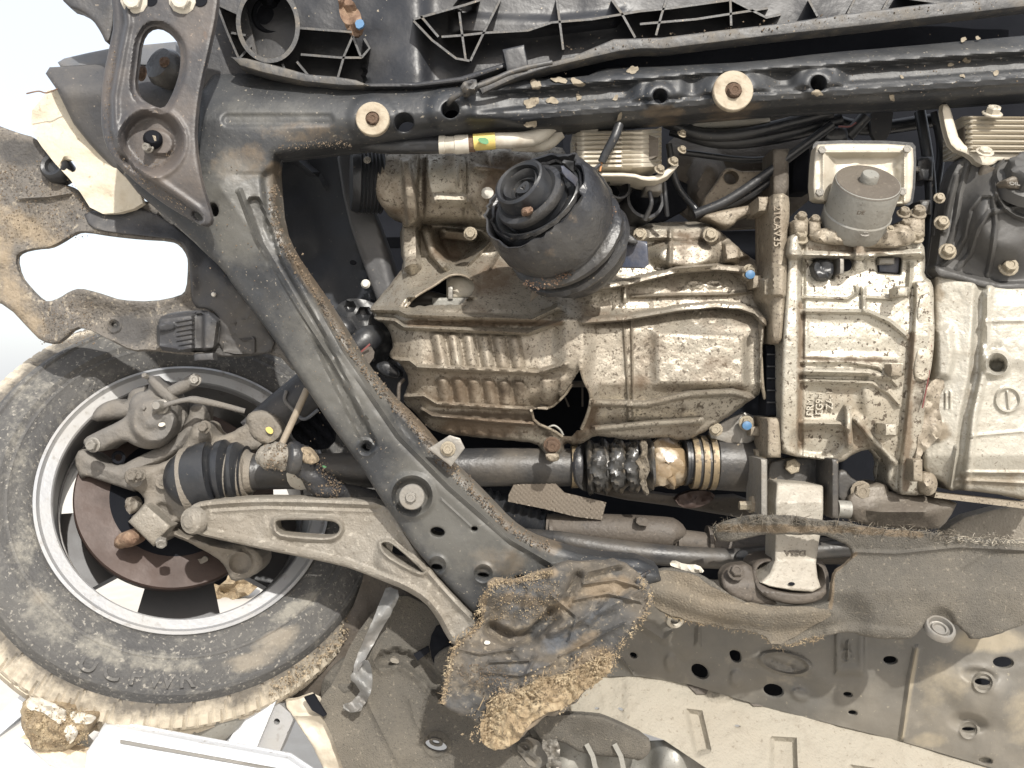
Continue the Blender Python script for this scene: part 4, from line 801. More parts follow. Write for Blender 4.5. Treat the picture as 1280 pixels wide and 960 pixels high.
# ================================================================== right transmission case
tc_ = emp('transmission_case', P(1230, 480, -.04), 'pale dusty transmission case at the right edge under the black cover', 'transmission')
TO = [(1166, 345), (1176, 340), (1200, 348), (1240, 358), (1330, 360), (1330, 628), (1280, 626), (1262, 620), (1200, 612), (1186, 614), (1176, 600), (1158, 596), (1152, 580), (1154, 540), (1160, 500), (1166, 440)]
def f_tc(X, Y):
    d = -.045 + .0004 * np.clip(1215 - X, 0, 70) + .00035 * np.clip(Y - 570, 0, 80) * 2
    gr = lin(Y, (360, 1226), (470, 1218), (520, 1207), (600, 1198))
    d += .010 * (1 - ss(2, 9, np.abs(X - gr))) - .008 * (1 - ss(2, 6, np.abs(X - gr - 11)))
    d += ring(X, Y, 1246, 455, 14, 6, .012) + .03 * (1 - ss(8, 12, np.hypot(X - 1246, (Y - 457) * 1.3)))
    d += ring(X, Y, 1260, 500, 15, 3, .005) + bead(X, Y, [(1259, 489), (1261, 511)], 2.5, .004)
    d += boss(X, Y, [(1240, 370), (1320, 370), (1320, 470), (1262, 460), (1240, 430)], .006, 12)
    d += bead(X, Y, [(1232, 402), (1330, 400)], 3, .003) + bead(X, Y, [(1205, 590), (1330, 592)], 3, .005) + bead(X, Y, [(1196, 600), (1280, 604), (1330, 608)], 3, .005) + bead(X, Y, [(1216, 545), (1330, 535)], 3, .003)
    d += boss(X, Y, [(1166, 410), (1190, 404), (1196, 440), (1190, 474), (1168, 476)], .016, 8)
    d += boss(X, Y, [(1160, 520), (1175, 526), (1184, 536), (1176, 552), (1158, 552)], .014, 6)
    d += bead(X, Y, [(1182, 490), (1182, 510)], 1.6, .003) + bead(X, Y, [(1188, 490), (1188, 510)], 1.6, .003)
    d += bead(X, Y, [(1196, 560), (1188, 612)], 4, .010)
    return d + fb(X, Y, 40, 41) * .0014 + fb(X, Y, 9, 6) * .0005
sheet('case_shell', TO, f_tc, 'alu_c', tc_, 2.4, th=.05, rnd=(5, .014), ang=75,
      grime=[blot(([(1170, 350), (1166, 440), (1152, 540)], 16, .7), ([(1226, 400), (1205, 540)], 12, .5), (1250, 600, 90, 20, 0, .6), (1175, 540, 20, 20, 0, .8), (1170, 370, 20, 16, 0, .8))])
sheet('bottom_pad', ell(1160, 605, 12, 15, 0, 18), lambda X, Y: -.035 + .014 * ell_d(X, Y, 1160, 605, 12, 15) ** 2 + fb(X, Y, 8, 3) * .003, 'alu_b', tc_, 4, th=.05)
sheet('bottom_lip', [(1170, 616), (1330, 634), (1330, 642), (1200, 626), (1168, 622)], -.02, 'alu_b', tc_, 6, th=.03, it=0)
box('sealant_block', 1141, 574, 1153, 602, -.055, .0, 'alu_b', tc_, 3)
sheet('seam_fill', [(1150, 500), (1168, 470), (1184, 478), (1172, 500), (1180, 540), (1164, 556), (1150, 570), (1144, 600), (1140, 596), (1148, 552)], lambda X, Y: -.038 + fb(X, Y, 10, 3) * .004, 'alu_b', tc_, 4, th=.03)
# oil drain pan corner under it
sheet('gearbox_underside', [(1058, 612), (1108, 600), (1112, 618), (1200, 622), (1186, 650), (1170, 664), (1090, 658), (1060, 650)], lambda X, Y: -.005 + .00035 * np.abs(Y - 635) + bead(X, Y, [(1100, 640), (1158, 640)], 16, .02), 'alu_g', None, 4, th=.05, rnd=(5, .012),
      label='greasy lower foot of the gearbox above the torn liner edge', cat='gearbox part')
sheet('exhaust_pipe_shield', [(1180, 660), (1215, 640), (1330, 620), (1330, 690), (1230, 680), (1180, 672)], lambda X, Y: .06 + .0004 * (Y - 620) + fb(X, Y, 20, 4) * .002, 'arm', None, 6, th=.02, rnd=(6, .01),
      label='tan dusty pipe shield below the transmission at right', cat='shield')

# ================================================================== black valve cover at right
vc = emp('black_valve_cover', P(1235, 280, -.05), 'black ribbed plastic cover with bolts and round cap, right edge', 'cover')
VO = [(1166, 345), (1171, 318), (1177, 270), (1186, 225), (1200, 196), (1230, 186), (1330, 186), (1330, 360), (1285, 364), (1250, 364), (1222, 358), (1196, 350)]
def f_vc(X, Y):
    dome = ell_d(X, Y, 1262, 270, 66, 74); d = -.03 - .05 * (1 - ss(.45, 1.08, dome))
    d += -.006 * (1 - ss(338, 352, Y)) * 0
    for p in ([(1180, 330), (1196, 316), (1206, 296), (1212, 262), (1226, 244), (1244, 243)], [(1198, 334), (1212, 318), (1222, 286), (1236, 266), (1244, 264)], [(1242, 248), (1245, 280), (1240, 315), (1235, 342)], [(1244, 264), (1290, 254), (1330, 262)], [(1196, 220), (1188, 250), (1180, 290)], [(1210, 206), (1200, 240), (1192, 290), (1184, 312)]):
        d += bead(X, Y, p, 4.5, .007, .2)
    d += -.012 * (1 - ss(4, 9, dline(X, Y, [(1168, 338), (1190, 345), (1222, 354), (1250, 360), (1330, 358)])))
    d += ring(X, Y, 1290, 228, 46, 5, .012)
    return d + fb(X, Y, 20, 4) * .0008
sheet('cover_shell', VO, f_vc, 'valve', vc, 2, th=.03, rnd=(4, .008))
for (x, y, r_) in ((1174, 248, 6), (1177, 279, 8), (1184, 315, 9), (1260, 334, 10)): bolt(vc, x, y, -.045, r_, 'zinc', (-.1, -.9, .25), True, 1.3)
lathe('filler_cap', [(0, .03), (.028, .03), (.033, .026), (.034, .006), (.043, .004), (.046, -.012)], P(1284, 226, -.085), (-.05, -.8, .6), 'valve', vc, 40, mod=lambda k, t: (.0022 * np.sign(np.sin(t * 8)) if k in (2, 3) else 0))
sheet('cap_ridge', [(1252, 226), (1270, 218), (1300, 222), (1320, 224), (1320, 236), (1280, 238), (1256, 234)], lambda X, Y: -.108 + fb(X, Y, 9, 3) * .002, 'alu_g', vc, 4, th=.02, rnd=(3, .004))
text('cap_letters', 'OIL', 1268, 230, -.1125, 8, 'steel', vc, -8, .0006, (-.05, -.8, .6))

# ================================================================== oil coolers (stacked plates)
def cooler(name, x0, x1, y0, n, dy, d0, slope, label, par_pts):
    c = emp(name, P((x0 + x1) / 2, y0 + n * dy / 2, d0), label, 'oil cooler', 'stacked plate oil coolers')
    for i in range(n):
        y = y0 + i * dy
        p = [(x0, y), (x0 + 6, y - 1), (x1 - 22, y - 2 + slope), (x1 - 6, y - 3 + slope), (x1, y - 6 + slope), (x1, y - 6 + slope + dy * .93), (x1 - 6, y - 3 + slope + dy * .93), (x1 - 22, y - 2 + slope + dy * .93), (x0 + 6, y - 1 + dy * .93), (x0, y + dy * .93)]
        sheet('plate', p, lambda X, Y: d0 + .05 * ss(x1 - 26, x1 + 2, X) + .03 * ss(x0 + 14, x0 - 4, X) - .004 * np.cos((Y - y) / dy * 6.28 + 3.14) * -1, 'white_alu', c, 2.6, th=.06, it=0)
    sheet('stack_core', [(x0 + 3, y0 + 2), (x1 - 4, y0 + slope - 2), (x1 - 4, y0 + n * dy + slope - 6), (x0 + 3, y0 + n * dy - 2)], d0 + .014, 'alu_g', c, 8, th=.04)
    return c
c1 = cooler('oil_cooler', 716, 827, 166, 8, 5.9, -.035, -2, 'pale stacked plate oil cooler left of centre with black cable in front', None)
sheet('cooler_foot', [(714, 214), (745, 216), (790, 216), (806, 221), (822, 219), (846, 203), (849, 208), (828, 226), (806, 227), (790, 221), (745, 221), (714, 220)], -.045, 'white_alu', c1, 3, th=.06, rnd=(2, .003))
for (x, y, r_) in ((824, 213, 6), (841, 203, 6), (852, 188, 5), (852, 168, 5)): bolt(c1, x, y, -.045, r_, 'zinc', (.3, -.7, .5), True, 1.2)
sheet('top_port', ell(736, 162, 12, 4, 0, 18), -.03, 'white_alu', c1, 4, th=.03)
c2 = cooler('oil_cooler', 1202, 1330, 146, 7, 6.4, -.05, 2, 'grey stacked plate oil cooler at the right edge under the crossmember', None)
sheet('cooler_frame', [(1176, 130), (1186, 130), (1192, 150), (1200, 178), (1222, 189), (1240, 186), (1248, 192), (1330, 188), (1330, 198), (1250, 199), (1240, 208), (1222, 206), (1212, 194), (1190, 186), (1182, 165)], lambda X, Y: -.045 + .0 * X, 'white_alu', c2, 2.5, th=.012, rnd=(2, .003))
bolt(c2, 1240, 143, -.06, 10, 'white_alu', (0, -.6, .8), True, 1.2); bolt(c2, 1231, 190, -.065, 9, 'white_alu', (0, -.7, .7), True, .6)
tube('pillar', [(1236, 208, -.04), (1224, 235, -.03)], 9, 'alu_g', c2, 14, 1)

# ================================================================== air conditioning compressor
cp = emp('compressor', P(560, 225, .0), 'dirty aluminium compressor below the crossmember on the left', 'compressor')
def f_cp(X, Y):
    v = (Y - 228) / 42; d = .02 + .03 * v * v
    d += boss(X, Y, [(500, 198), (514, 196), (526, 280), (508, 284)], .022, 4) + .018 * (1 - ss(3, 7, np.abs(X - 527 + (Y - 230) * .04)))
    d += bead(X, Y, [(546, 249), (582, 250)], 9, .02, .3) + bead(X, Y, [(570, 196), (572, 232)], 3, .004) + .006 * ss(540, 532, X) * ss(526, 532, X)
    d += .006 * (1 - ss(1, 4, np.abs(X - 582)))
    d += bead(X, Y, [(596, 208), (630, 212)], 3, .006) + bead(X, Y, [(612, 192), (614, 206)], 3, .006) + disk(X, Y, 614, 240, 12, .01, 4) + bead(X, Y, [(586, 252), (600, 272), (640, 278)], 5, .008)
    d += boss(X, Y, [(640, 190), (668, 188), (660, 215), (642, 225)], .012, 6)
    return d + fb(X, Y, 16, 4) * .002
sheet('compressor_body', [(464, 200), (470, 192), (530, 188), (600, 185), (700, 180), (712, 200), (690, 275), (620, 278), (560, 274), (530, 272), (505, 288), (500, 270), (480, 262), (470, 248), (466, 228)], f_cp, 'alu', cp, 2.4, th=.08, rnd=(5, .014), ang=75, grime=[blot((640, 235, 60, 60, 0, .95), (500, 270, 30, 20, 0, .5), (475, 230, 14, 40, 0, .45)), blot((640, 215, 50, 30, 0, .5), (530, 235, 5, 50, 0, .8))])
sheet('pale_sleeve', [(532, 196), (578, 194), (583, 200), (582, 234), (584, 256), (580, 260), (546, 258), (540, 240), (534, 215)], lambda X, Y: f_cp(X, Y) - .003, 'alu_r', cp, 3.2, th=.004)
sheet('white_paint_dab', [(602, 238), (609, 233), (616, 237), (617, 245), (610, 250), (603, 247)], lambda X, Y: f_cp(X, Y) - .006, 'plastic_w', cp, 2.5, th=.004, jag=1)
bolt(cp, 459, 200, .0, 4, 'steel', (0, -1, .2))
pu = lathe('pulley', [(.0, .03), (.05, .03), (.055, .02)] + [(.055 - (.003 if k % 2 else 0), .018 - k * .003) for k in range(14)], P(462, 225, .07), (-1, -.25, 0), 'rubber', cp, 48)
# hoses over it
ho = emp('coolant_hose', P(600, 182, -.05), 'black hose with cream crimped ends and yellow tag under the crossmember', 'hose')
tube('hose', [(440, 178, -.03), (480, 182, -.045), (550, 181, -.05)], [8, 10, 11], 'rubber', ho, 18, mod=lambda i, a: 1 + .03 * (i % 2))
tube('crimp', [(549, 181, -.055), (556, 181, -.055), (557, 181, -.055), (568, 181, -.055), (569, 181, -.055), (586, 180, -.055)], [11.5, 11.5, 10.5, 10.5, 11.8, 11.5], 'dirtwhite', ho, 20, 1)
tube('rusty_band', [(585, 180, -.055), (594, 180, -.055)], 10, 'rust', ho, 18, 1)
tube('tag_sleeve', [(592, 178, -.057), (619, 176, -.057)], 10.5, 'yellow', ho, 20, 1)
tube('pale_pipe', [(618, 176, -.055), (650, 175, -.05), (672, 170, -.045), (690, 155, -.04)], 10, 'dirtwhite', ho, 18); tube('pale_pipe', [(640, 180, -.03), (680, 180, -.02), (700, 165, -.02)], 9, 'dirtwhite', ho, 18)
sheet('green_print', [(597, 173), (610, 172), (611, 180), (598, 181)], -.0755, 'green', ho, 3, th=.001, jag=1.5)

# ================================================================== the torn engine mount
mt = emp('engine_mount', P(690, 290, -.05), 'crushed black engine mount with ringed rubber core sticking out in front of the sump', 'engine mount')
ax = Vector((-.52, -.70, .47)).normalized(); fr = frame(ax)
mc = P(701, 290, -.09)
q = .086
def wob(t, s): return np.interp(np.sin(t * 3 + s) * 2 + t * 2, np.arange(-3, 16, .5), np.random.default_rng(s).normal(size=38))
def dent(k, t):
    e = -.005 * np.exp(-((t - 2.0) % 6.283 - 3) ** 2) + .0012 * np.sin(3 * t + .3 * k)
    return e + (.0035 * wob(t, 3) if k >= 20 else .0008 * wob(t, 5 + k))
prof = [(q * .62, -.092), (q * .74, -.085), (q * .84, -.07), (q * .86, -.052), (q * 1.0, -.048), (q * 1.05, -.042), (q * 1.03, -.034), (q * .93, -.031), (q * .93, -.026), (q * 1.04, -.023), (q * 1.07, -.014), (q * 1.02, -.009), (q * .95, -.006), (q * .95, .0), (q * 1.02, .004), (q * 1.05, .018), (q * 1.06, .035), (q * 1.05, .05), (q * 1.02, .064), (q * .98, .073), (q * .95, .078), (q * .92, .077), (q * .90, .065), (q * .88, .04), (q * .6, .03)]
lathe('mount_shell', prof, mc, ax, 'rubber_mud', mt, 96, mod=dent, cap=(True, False), ang=35)
lathe('rubber_cushion', [(q * .86, .03), (q * .84, .055), (q * .80, .064), (q * .72, .070), (q * .66, .066), (q * .60, .058), (q * .3, .056)], mc + fr @ Vector((-.004, .006, 0)), ax, 'rubber', mt, 60, mod=lambda k, t: .004 * np.sin(2 * t + 1), cap=(False, False))
lathe('cushion_edge', [(q * .80, .063), (q * .825, .068), (q * .80, .073), (q * .77, .070)], mc + fr @ Vector((-.004, .006, 0)), ax, 'rubber_mud', mt, 60, mod=lambda k, t: .004 * np.sin(2 * t + 1) + .0015 * wob(t, 9), cap=(False, False))
cc = mc + fr @ Vector((-.006, .004, 0))
lathe('core_collar', [(q * .56, .06), (q * .56, .085), (q * .53, .09), (q * .47, .088), (q * .46, .10), (q * .44, .112), (q * .40, .114), (q * .36, .112), (q * .345, .104), (q * .335, .104), (q * .30, .108), (q * .27, .104), (q * .26, .096), (q * .2, .098), (q * .19, .092), (q * .13, .093), (q * .12, .099), (q * .05, .099), (0, .094)], cc, ax, 'rubber', mt, 56, mod=lambda k, t: .0012 * np.sin(3 * t + k))
lathe('core_washer', [(q * .50, .09), (q * .58, .088), (q * .60, .084), (q * .58, .076), (q * .5, .074)], cc + fr @ Vector((.003, -.003, 0)), ax, 'rubber_mud', mt, 48, mod=lambda k, t: .002 * np.sin(2 * t), cap=(False, False))
sheet('rust_lump', [(650, 262), (662, 257), (669, 262), (662, 268), (652, 268)], lambda X, Y: -.192 + fb(X, Y, 6, 2) * .005, 'rust', mt, 2.5, th=.02, jag=1.2, rnd=(3, .006))
# torn upper band of the shell
bandp = [(700, 200), (722, 200), (750, 215), (768, 245), (778, 285), (772, 310), (760, 300), (757, 268), (744, 240), (730, 224), (712, 214)]
sheet('torn_band', bandp, lambda X, Y: -.175 + .0013 * (X - 700) + fb(X, Y, 14, 3) * .006, 'rubber', mt, 3.5, th=.01, jag=1.5, rnd=(3, .006))
sheet('torn_band', [(700, 205), (716, 216), (736, 238), (748, 262), (742, 272), (732, 262), (722, 236), (702, 218)], lambda X, Y: -.185 + .0010 * (X - 700), 'blue_black', mt, 3.5, th=.006, jag=1, rnd=(2, .004))
sheet('mount_bracket', [(775, 285), (795, 300), (809, 302), (811, 330), (806, 335), (758, 334), (772, 318)], lambda X, Y: -.03 + .0003 * (809 - X), 'blue_black', mt, 5, th=.006, it=0, rnd=(2, .002))
sheet('mount_bracket', [(772, 284), (788, 292), (800, 303), (792, 306), (776, 300)], -.045, 'rubber_mud', mt, 4, th=.02, jag=.8, rnd=(2, .004))
sheet('mount_fin', [(668, 348), (684, 356), (676, 366), (662, 378)], lambda X, Y: -.05 + .001 * (Y - 348), 'alu_g', mt, 4, th=.006, it=0)
crumbs('rust_crumbs', 320, lambda r: (lambda a: tuple(np.array([0, 0, 0])) if False else (a[0], a[1], -.132 + r.normal() * .003))((lambda t: (615 + 155 * t, 330 + 40 * math.sin(t * 3.1) - 62 * t * t * 1.15 + r.normal() * 4))(r.uniform(.25, 1))), (.4, 1.2), 'rust', mt, 21)
# cable hanging down from the beam in front of the cooler
hb = emp('cut_cable', P(762, 185, -.06), 'cut black cable with bare copper end hanging over the oil cooler', 'cable')
tube('sheath', [(774, 156, -.07), (768, 172, -.075), (757, 192, -.07), (752, 203, -.068)], [6, 6, 5.5, 5], 'rubber', hb, 14)
tube('copper_end', [(752, 203, -.068), (750, 214, -.066)], 1.2, 'orange', hb, 6, 1); tube('bare_wire', [(751, 205, -.068), (744, 212, -.068), (742, 226, -.066)], 2.2, 'rubber', hb, 8)

# ================================================================== middle clutter between coolers and gearbox
mb = emp('engine_block_side', P(880, 220, .12), 'shaded block side with hoses and brackets behind the crossmember', 'engine block')
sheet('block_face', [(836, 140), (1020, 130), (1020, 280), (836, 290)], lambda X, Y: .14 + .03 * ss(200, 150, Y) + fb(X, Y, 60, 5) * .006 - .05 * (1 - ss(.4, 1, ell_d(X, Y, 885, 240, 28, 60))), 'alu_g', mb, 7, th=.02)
sheet('starter_body', [(862, 140), (960, 132), (964, 158), (940, 164), (870, 160)], lambda X, Y: .02 + .00004 * (Y - 148) ** 2 * 3, 'silver', mb, 5, th=.05)
sheet('lift_lug', [(874, 256), (900, 222), (904, 212), (914, 209), (923, 213), (928, 214), (965, 213), (935, 240), (905, 262), (884, 266)], .07, 'alu_b', mb, 4, holes=[ell(914, 222, 9, 8)], th=.02, rnd=(3, .005), hrnd=(2, .003))
sheet('cast_arm', [(875, 270), (905, 262), (945, 255), (950, 265), (925, 272), (915, 284), (900, 282), (890, 276)], .03, 'alu_b', mb, 4, th=.03, rnd=(4, .008))
for pts, r_ in (([(832, 152, .05), (880, 168, .04), (940, 165, .03), (1040, 140, .02)], 8), ([(840, 160, .08), (900, 176, .06), (970, 170, .05), (1050, 150, .05)], 10), ([(868, 268, .04), (910, 250, .035), (960, 216, .03), (1040, 156, .02)], 6), ([(885, 268, .06), (930, 248, .05), (980, 215, .045)], 5), ([(1060, 170, .05), (1082, 145, .04)], 8)):
    tube('black_hose', pts, r_, 'rubber', mb, 14)
box('connector', 1030, 158, 1060, 178, .03, .08, 'rubber', mb, 4); box('clip_box', 966, 186, 986, 245, .02, .08, 'alu_g', mb, 4); box('clip_box', 990, 186, 1012, 240, .06, .1, 'dark', mb, 4)
sheet('hanging_plate', [(1088, 132), (1118, 130), (1112, 176), (1090, 178)], .08, 'darkgrey', mb, 6, th=.01)
tube('red_wire', [(1048, 158, .02), (1062, 158, .015), (1070, 153, .015)], 1.1, 'red', mb, 6)
for pts, r_ in (([(1150, 140, .06), (1160, 200, .05), (1164, 260, .04), (1160, 330, .03)], 7), ([(1168, 140, .08), (1176, 190, .08), (1168, 250, .06)], 5), ([(1010, 140, .09), (1080, 160, .1), (1170, 150, .1)], 9), ([(850, 190, .09), (940, 200, .1), (1010, 190, .1)], 4), ([(836, 180, .05), (846, 230, .05), (870, 262, .04)], 4)): tube('black_hose', pts, r_, 'rubber', mb, 12)
box('connector', 1146, 196, 1166, 226, .03, .07, 'rubber', mb, 4); box('connector', 1150, 250, 1164, 268, .02, .06, 'shaft', mb, 3); box('metal_clip', 1142, 208, 1150, 214, .02, .04, 'steel', mb, 1)
# black housing under the left cooler
ub2 = emp('filter_housing', P(790, 245, .03), 'black oil filter housing with round mouth under the pale cooler', 'filter housing')
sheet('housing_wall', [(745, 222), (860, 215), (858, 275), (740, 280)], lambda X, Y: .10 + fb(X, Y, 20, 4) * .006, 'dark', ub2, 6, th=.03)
for (x, y, r_, d_) in ((772, 235, 16, .0), (805, 250, 26, .03)):
    p0 = P(x, y, d_); a = L(r_, d_)
    lathe('round_mouth', [(a * .72, -.03), (a * .72, .0), (a * .8, .006), (a * .95, .006), (a, .0), (a, -.04)], p0, (.25, -1, .1), 'rubber', ub2, 36, cap=(False, False))
tube('thin_hose', [(812, 240, -.01), (814, 255, -.01), (806, 275, .0)], 3, 'rubber_mud', ub2); tube('thin_hose', [(830, 228, .0), (832, 250, .0), (834, 270, .01)], 3, 'rubber', ub2)
box('nut_block', 806, 226, 828, 240, -.01, .03, 'steel', ub2, 4)

# ================================================================== dark frame rail left of the engine
lr = emp('inner_frame_rail', P(440, 290, .12), 'dark inner frame rail left of the engine with a white clip', 'frame rail')
def f_lr(X, Y): return .12 + .02 * (1 - ss(0, 12, np.abs(X - lin(Y, (180, 446), (350, 487))))) * 0 + .03 * ss(452, 470, X - (Y - 200) * .22) + fb(X, Y, 50, 5) * .002
sheet('rail_face', [(418, 176), (456, 176), (458, 240), (476, 285), (496, 345), (500, 380), (478, 395), (452, 325), (432, 265)], f_lr, 'darkgrey', lr, 6, th=.05, rnd=(4, .008))
def f_ws(X, Y): return .17 - .03 * ss(400, 460, X - (Y - 280) * .25) + .02 * (1 - ss(8, 40, dline(X, Y, [(350, 200), (375, 260), (388, 310), (365, 330)]))) + bead(X, Y, [(368, 186), (415, 245), (445, 300), (463, 375)], 3, .012) + bead(X, Y, [(340, 192), (372, 200), (390, 215)], 6, .03) + fb(X, Y, 60, 6) * .008
sheet('splash_shield', [(320, 175), (440, 172), (465, 380), (500, 420), (520, 520), (430, 480), (350, 330)], f_ws, 'navy', lr, 7, th=.006)
lathe('white_clip', [(0, .004), (.005, .004), (.008, 0)], P(457, 355, .125), (0, -1, 0), 'plastic_w', lr, 14)
sheet('clip_hole', ell(441, 328, 4, 3), .135, 'dark', lr, 3)
sheet('pale_corner', [(340, 200), (352, 205), (350, 214), (340, 212)], .02, 'dirtwhite', lr, 4)
st = emp('rubber_steering_joint', P(450, 430, .1), 'dark steering joint and rubber boot between rail and sump', 'steering joint')
sheet('joint_cover', [(418, 390), (425, 378), (440, 372), (462, 376), (478, 385), (486, 410), (490, 440), (480, 455), (450, 450), (425, 420)], lambda X, Y: .09 + .02 * ell_d(X, Y, 452, 400, 36, 40) + .015 * (1 - ss(3, 7, np.hypot(X - 438, Y - 384))) + .02 * (1 - ss(5, 9, np.hypot(X - 454, Y - 392))) + fb(X, Y, 16, 3) * .004, 'rubber', st, 4, th=.05)
tube('boot', [(420, 405, .06), (432, 412, .06), (442, 418, .07)], [12, 13, 8], 'rubber', st, 20); tube('boot', [(440, 440, .05), (458, 425, .06), (470, 420, .08)], [15, 18, 14], 'rubber', st, 20)
sheet('paper_label', [(446, 443), (462, 430), (470, 443), (458, 460), (450, 456)], lambda X, Y: .022 + .0006 * (X - 446), 'pipe', st, 4, th=.002)
sheet('label_edge', [(446, 443), (462, 429), (463, 431), (447, 445)], .018, 'red', st, 3, th=.001, it=0)
sheet('joint_lug', [(468, 455), (485, 450), (500, 462), (502, 472), (488, 474), (474, 468)], .06, 'rubber', st, 4, th=.03, rnd=(5, .01))
tube('brake_pipe', [(505, 474, .05), (499, 482, .045), (498, 500, .045)], 2.4, 'pipe', st, 10)
# ================================================================== wheel: tyre, rim, spokes
OUT = Vector((-.38, .83, -.42)).normalized(); INB = -OUT
WC = P(238, 616, .12); wf = frame(INB, (0, 0, 1))
SH = L(249, .12); RR = L(175, .12)
wh = emp('wheel_assembly', WC, 'dusty front wheel seen from inside, worn tyre on an alloy rim', 'wheel')
NT = 720
tp = [(RR * .985, -.012), (RR * .995, -.002), (RR * 1.02, .004), (RR * 1.08, .010), (RR * 1.13, .0135), (RR * 1.14, .0155), (RR * 1.155, .0155), (RR * 1.165, .014), (SH * .83, .016), (SH * .845, .0185), (SH * .86, .0165), (SH * .91, .012), (SH * .945, .007), (SH * .955, .009), (SH * .97, .006), (SH * .985, -.002), (SH, -.012)]
sw = lathe('sidewall', tp, WC, INB, 'tyre', wh, 200, cap=(False, False), ang=25)
def grime_on(o, *gs):                                   # lays grime patches given in drawing points on a turned piece
    me = o.data; v = np.empty(len(me.vertices) * 3); me.vertices.foreach_get('co', v); v = v.reshape(-1, 3) + np.array(WO[o.name]); k = (1 + v[:, 1] / D) / S
    X, Y = v[:, 0] / k + 640, 480 - v[:, 2] / k
    for i, g in enumerate(gs): me.attributes.new('grime%d' % i, 'FLOAT', 'POINT').data.foreach_set('value', np.clip(g(X, Y), 0, 1).astype(np.float32))
grime_on(sw, blot((60, 770, 70, 40, 50, .56), (130, 812, 60, 26, 25, .6), (200, 828, 90, 22, 5, .56), (30, 680, 30, 60, 10, .55), (20, 560, 30, 80, 0, .45), (370, 760, 60, 14, -35, .7), (40, 490, 50, 50, -40, .45)), blot((345, 800, 50, 20, -25, .75), (310, 828, 50, 18, -10, .7), (40, 740, 40, 26, 40, .4)))
tr = [(SH, -.012), (SH * 1.008, -.016), (SH * 1.03, -.026), (SH * 1.055, -.044), (SH * 1.062, -.056), (SH * 1.035, -.058), (SH * 1.035, -.064), (SH * 1.068, -.066), (SH * 1.075, -.094), (SH * 1.04, -.096), (SH * 1.04, -.104), (SH * 1.075, -.106), (SH * 1.072, -.14), (SH * 1.03, -.145), (SH * 1.03, -.152), (SH * 1.06, -.155), (SH * 1.03, -.19), (SH * 1.0, -.205), (SH * .93, -.215), (RR * 1.1, -.215), (RR, -.2)]
tr = [(r * (1 + .04 * min(1, max(0, (-z - .012) / .03))), z) for r, z in tr]
def sipe(k, t):
    i = np.arange(len(t)); a = np.zeros(len(t)); s = (i + 2 * k)
    if 1 <= k <= 4: a = np.where(s % 18 == 0, -.006, 0) + np.where((s % 18 == 6) & (k < 4), -.003, 0) + np.where((s % 18 == 12) & (k > 1), -.0035, 0)
    if k in (7, 8): a = np.where(s % 9 == 7, -.0025, 0)
    if k in (11, 12): a = np.where(s % 9 == 3, -.0025, 0)
    return a
td = lathe('tread', tr, WC, INB, 'tread', wh, NT, mod=sipe, cap=(False, False), ang=22)
me_ = td.data; v_ = np.empty(len(me_.vertices) * 3); me_.vertices.foreach_get('co', v_); v_ = v_.reshape(-1, 3) + np.array(WO[td.name]) - np.array(WC)
zz_ = v_ @ np.array(INB)
me_.attributes.new('grime0', 'FLOAT', 'POINT').data.foreach_set('value', np.interp(-zz_, [.012, .026, .05, .2], [.25, .5, .85, .95]).astype(np.float32))
# packed mud on the tread edge facing the car
def wp(a, r, z): return WC + wf @ Vector((r * math.cos(a), r * math.sin(a), z))
def pix(v):
    k = (1 + v.y / D) / S; return v.x / k + 640, 480 - v.z / k, v.y
Xw, Yw = wf.col[0], wf.col[1]
def wang(px, py): # angle on the wheel whose shoulder lies nearest this drawing point
    return min((math.hypot(pix(wp(a, SH, -.01))[0] - px, pix(wp(a, SH, -.01))[1] - py), a) for a in np.linspace(0, 2 * math.pi, 360))[1]
aA, aB = wang(462, 735), wang(330, 850)
crumbs('mud_crumbs', 1100, lambda r: pix(wp(aA + (aB - aA) * r.random(), SH * (1.0 + .075 * r.random()), -.012 - .03 * r.random())), (0.56, 1.6), 'treadmud', wh, 31)
crumbs('mud_crumbs', 500, lambda r: pix(wp(r.uniform(0, 6.28), RR * (1.012 + .02 * r.random()), .004)), (0.28, 0.66), 'tread', wh, 32)
# raised, scuffed sidewall lettering
def side_text(s, px, py, size, m='tyre'):
    a0 = wang(px, py); step = size * .9 / (SH * .9)
    sgn = 1 if wang(px + 10, py) > a0 else -1
    for i, chx in enumerate(s):
        if chx == ' ': continue
        a = a0 + sgn * i * step; c = bpy.data.curves.new('letter', 'FONT'); c.body = chx; c.size = size; c.extrude = .0012; c.bevel_depth = .0006; c.align_x = 'CENTER'; c.align_y = 'CENTER'; c.materials.append(M[m])
        q = bpy.data.objects.new('letter', c); me = bpy.data.meshes.new_from_object(q); bpy.data.objects.remove(q); me.materials.clear(); me.materials.append(M[m])
        o = bpy.data.objects.new('letter', me); put(o, wh, wp(a, SH * .905, .0125))
        rad = (wp(a, 1, 0) - WC).normalized(); yy = -rad if rad.z < 0 else rad; xx = yy.cross(INB)
        o.rotation_euler = Matrix((xx, yy, INB)).transposed().to_euler()
side_text('UCPWR', 118, 806, .040)
lathe('rim_lip', [(RR * .985, -.014), (RR * 1.0, -.004), (RR * .995, .004), (RR * .975, .006), (RR * .966, .002), (RR * .955, -.001), (RR * .89, -.006), (RR * .88, -.009), (RR * .875, -.02)], WC, INB, 'rim', wh, 128, cap=(False, False), ang=30)
lathe('rim_barrel', [(RR * .875, -.02), (RR * .86, -.05), (RR * .855, -.10), (RR * .845, -.13), (RR * .86, -.15), (RR * .87, -.19), (RR * .9, -.205), (RR * .95, -.212), (RR * 1.0, -.205), (RR, -.02), (RR * .985, -.014)], WC, INB, 'barrel', wh, 128, cap=(False, False), ang=30)
